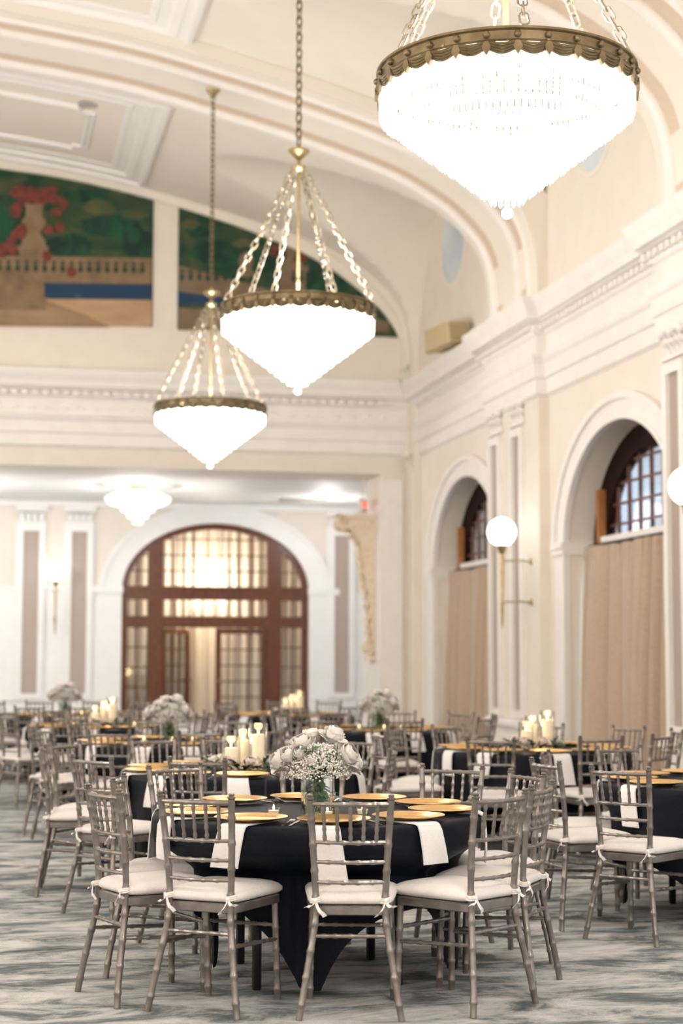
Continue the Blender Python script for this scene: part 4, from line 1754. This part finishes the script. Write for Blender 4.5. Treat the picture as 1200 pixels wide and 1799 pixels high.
def make_garland():
    t = thing('flower_garland', 'x', 'garland')
    rnd = random.Random(8)
    mb = MB()
    for i in range(150):
        a = rnd.uniform(0, 6.28)
        r = rnd.uniform(.10, .24)
        leaf_shape(mb, (r * cos(a), r * sin(a) * .85, rnd.uniform(.012, .06)), (cos(a + rnd.uniform(-1, 1)), sin(a + rnd.uniform(-1, 1)), rnd.uniform(.05, .8)), rnd.uniform(.05, .10), rnd.uniform(.012, .022))
    mb.build('leaves', M['leaf'], t)
    for i, (a, r) in enumerate(((-1.4, .17), (-.5, .2), (.3, .2), (1.3, .18), (2.2, .2), (3.3, .2), (-2.3, .18))):
        mb = rose_mesh(60 + i, .042, .5)
        orient(mb, (r * cos(a), r * sin(a), .075), (cos(a) * .6, sin(a) * .6, 1))
        mb.build('rose', M['petal'] if i % 3 else M['blush'], t, angle=70)
    mb = MB()
    for i in range(420):
        a, r = rnd.uniform(0, 6.28), rnd.uniform(.11, .25)
        octa(mb, (r * cos(a), r * sin(a) * .9, rnd.uniform(.03, .10)), rnd.uniform(.003, .0055))
    mb.build('babys_breath', M['breath'], t, smooth=False)['kind'] = 'stuff'
    return t


PROTO = {}


def put(kind, maker, loc, rz, label, group, cat=None):
    if kind not in PROTO:
        o = maker()
        PROTO[kind] = o
        o.location, o.rotation_euler = loc, (0, 0, rz)
        if cat:
            o['category'] = cat
        o['label'], o['group'] = label, group
        return o
    return dup(PROTO[kind], loc, rz, label, group)


def compass(a):
    """where a seat lies round its table, told by what it looks towards"""
    a = a % 360
    names = ['curtain side', 'curtain side toward the doors', 'door side toward the curtains', 'door side', 'door side toward the open carpet', 'carpet side toward the doors', 'carpet side',
             'carpet side toward the viewer', 'viewer side toward the carpet', 'viewer side', 'viewer side toward the curtains', 'curtain side toward the viewer']
    return names[int(((a + 15) % 360) // 30)]


TABLES = [
    # name, centre, rotation of settings, kind of centrepiece, chairs (mid of post tops x, y, heading) or (angle, radius)
    dict(n='front rose-vase table', c=(1.555, 7.90), s=-94, k='rose', cl=-104, full=True, ch=[(1.50, 6.89, 77), (.88, 7.12, 55), (.52, 7.51, 20), (.64, 8.19, -13), (1.0, 9.01, -60), (1.77, 9.12, -100), (2.44, 8.67, -125), (2.68, 8.14, -169), (2.50, 7.38, 145), (2.17, 6.95, 124)]),
    dict(n='candle table behind the front table', c=(1.62, 10.75), s=-98, k='candle', cl=-60, ch=[(1.19, 9.58, 60), (.61, 9.86, 38), (.37, 10.92, -5), (.53, 11.46, -38), (1.17, 11.95, -68), (1.70, 12.0, -92), (2.52, 10.38, 162), (2.55, 11.55, -140)]),
    dict(n='table by the front window curtain', c=(4.34, 9.28), s=-160, k=None, cl=-118, ch=[(3.30, 8.43, 40), (3.10, 9.05, 8), (3.36, 9.80, -25), (4.06, 10.38, -76), (4.75, 10.35, -112)]),
    dict(n='candle table beside the pier torch', c=(4.28, 12.80), s=-96, k='candle', cl=-75, ch=[(3.55, 11.58, 62), (4.41, 11.64, 95), (2.98, 12.65, 4), (3.32, 13.45, -34), (3.85, 13.80, -65), (4.72, 13.85, -112), (5.28, 13.3, -152), (5.42, 12.62, 172), (5.02, 11.95, 130)]),
    dict(n='rose-vase table in line with the doors', c=(1.52, 14.25), s=-80, k='rose', cl=-50, ch=[(.94, 13.13, 62), (1.64, 13.03, 94), (2.26, 13.38, 132), (2.62, 14.12, 172), (2.22, 15.2, -128), (1.52, 15.42, -90), (.85, 15.1, -55), (.40, 14.55, -15), (.48, 13.85, 20)]),
    dict(n='rose-vase table below the carved bracket', c=(3.85, 16.35), s=-110, k='rose', cl=-80, ch=[(a, 1.15) for a in (-128, -88, -42, -8, 28, 64, 100, 136, 172)]),
    dict(n='candle table below the alcove torch', c=(1.18, 17.55), s=-100, k='candle', cl=-60, ch=[(a, 1.16) for a in (-146, -112, -76, -34, 6, 42, 78, 110, 142, 178)]),
    dict(n='candle table before the glazed doors', c=(3.70, 20.5), s=-110, k='candle', cl=-70, ch=[(a, 1.16) for a in (-140, -100, -58, -22, 14, 52, 90, 128)]),
    dict(n='rose-vase table before the alcove pilasters', c=(.95, 20.9), s=-80, k='rose', cl=-55, ch=[(a, 1.16) for a in (-150, -116, -80, -40, -4, 32, 68, 104, 140, 175)]),
]
first_table = True
for ti, T in enumerate(TABLES):
    n = T['n']
    cx, cy_ = T['c']
    lab = 'round table under black cloth, the ' + n
    if first_table:
        first_table = False
        TABLE.location, TABLE.rotation_euler = (cx, cy_, 0), (0, 0, radians(T['cl'] + 12))
        TABLE['label'], TABLE['group'] = lab, 'round dining tables'
    else:
        dup(TABLE, (cx, cy_, 0), radians(T['cl'] + 12), lab, 'round dining tables')
    seats = []
    for e in T['ch']:
        if len(e) == 2:
            ang = e[0] + random.uniform(-4, 4)
            seats.append((cx + e[1] * cos(radians(ang)), cy_ + e[1] * sin(radians(ang)), ang + 180 + random.uniform(-9, 9)))
        else:
            seats.append(e)
    local = [(x + .24 * cos(radians(f)) - cx, y + .24 * sin(radians(f)) - cy_, radians(f)) for x, y, f in seats]
    cl = cloth_mesh(ti % 4, radians(T['cl'] + 45), local).build('tablecloth', M['cloth'], loc=(cx, cy_, 0), angle=70)
    tag(cl, 'black square tablecloth hanging to points on the ' + n, 'tablecloth', 'black tablecloths')
    # chairs
    seen = {}
    for x, y, face in seats:
        a = math.degrees(atan2(y - cy_, x - cx))
        side_ = compass(a)
        if side_ in seen:
            side_ = side_ + ', its second'
        seen[side_] = 1
        place_chair(x, y, face, 'silver chair, %s, %s' % (n, side_), 'silver ballroom chairs')
    # settings
    seen = {}
    pr = .605
    nset = 10
    for i in range(nset):
        a = T['s'] + 36 * i
        q = radians(a)
        side_ = compass(a)
        if side_ in seen:
            side_ = side_ + ', its second'
        seen[side_] = 1
        x, y = cx + pr * cos(q), cy_ + pr * sin(q)
        put('plate', lambda: tag(make_charger(), 'x', 'charger plate'), (x, y, PZ + .007), q, 'gold plate, %s, %s' % (n, side_), 'gold charger plates')
        put('napkin%d' % (i % 5), lambda i=i: tag(make_napkin(i), 'x', 'napkin'), (cx, cy_, 0), q + radians(random.uniform(-5, 5)), 'white napkin, %s, %s' % (n, side_), 'white napkins')
        if T.get('full') or ti in (1, 2):
            for kind, mk, off in (('fork', make_fork, -.205), ('knife', make_knife, .205)):
                b = q + off / pr * (1 if kind == 'knife' else 1)
                put(kind, lambda mk=mk, kind=kind: tag(mk(), 'x', kind), (cx + .60 * cos(b), cy_ + .60 * sin(b), PZ), b + pi / 2,
                    'steel %s, %s, %s' % (kind, n, side_), 'steel %ss' % kind)
    # centrepieces
    gl = []
    if T['k'] == 'rose':
        vx, vy = (1.515, 7.68) if ti == 0 else (cx, cy_)
        put('bouquet', make_bouquet, (vx, vy, PZ), -atan2(vx, vy), 'white roses in a glass vase on the ' + n, 'rose vases')
        gl = [(-.21, -.02), (.02, -.13), (.20, -.06), (.05, .2)]
        for j, (dx, dy) in enumerate(gl):
            put('tealight', make_tealight, (vx + dx, vy + dy, PZ), 0, 'lit tealight in glass cup, %s, vase %s' % (n, ['carpet side', 'viewer side', 'curtain side', 'door side'][j]), 'tealights')
    elif T['k'] == 'candle':
        put('garland', make_garland, (cx, cy_, PZ), 0, 'white rose and greenery garland ringing candles, ' + n, 'garlands')
        for j, (dx, dy, h) in enumerate(((.10, -.05, .235), (-.075, -.04, .15), (.02, .085, .19))):
            put('candle%d' % j, lambda h=h: make_hurricane(h), (cx + dx, cy_ + dy, PZ), 0, '%s pillar candle in glass cylinder, %s' % (['tallest', 'shortest', 'middle height'][j], n), 'pillar candles')
            lamp('candle_light', (cx + dx, cy_ + dy, PZ + h + .05), 1.2, .03, (1, .62, .3))
        for j, (dx, dy) in enumerate(((-.30, -.22), (.32, -.20), (.0, .33))):
            put('tealight', make_tealight, (cx + dx, cy_ + dy, PZ), 0, 'lit tealight, %s, %s' % (n, ['carpet side', 'curtain side', 'door side'][j]), 'tealights')

# clear table-number stand on the front table
t = thing('sign_stand', 'thin clear acrylic stand beside the tealight on the front table', 'table stand', (1.24, 7.50, PZ))
MB().bevbox(-.022, .022, -.022, .022, 0, .012, .003).build('foot', M['clear'], t)
MB().box(-.003, .003, -.003, .003, .012, .25).build('stem', M['clear'], t)
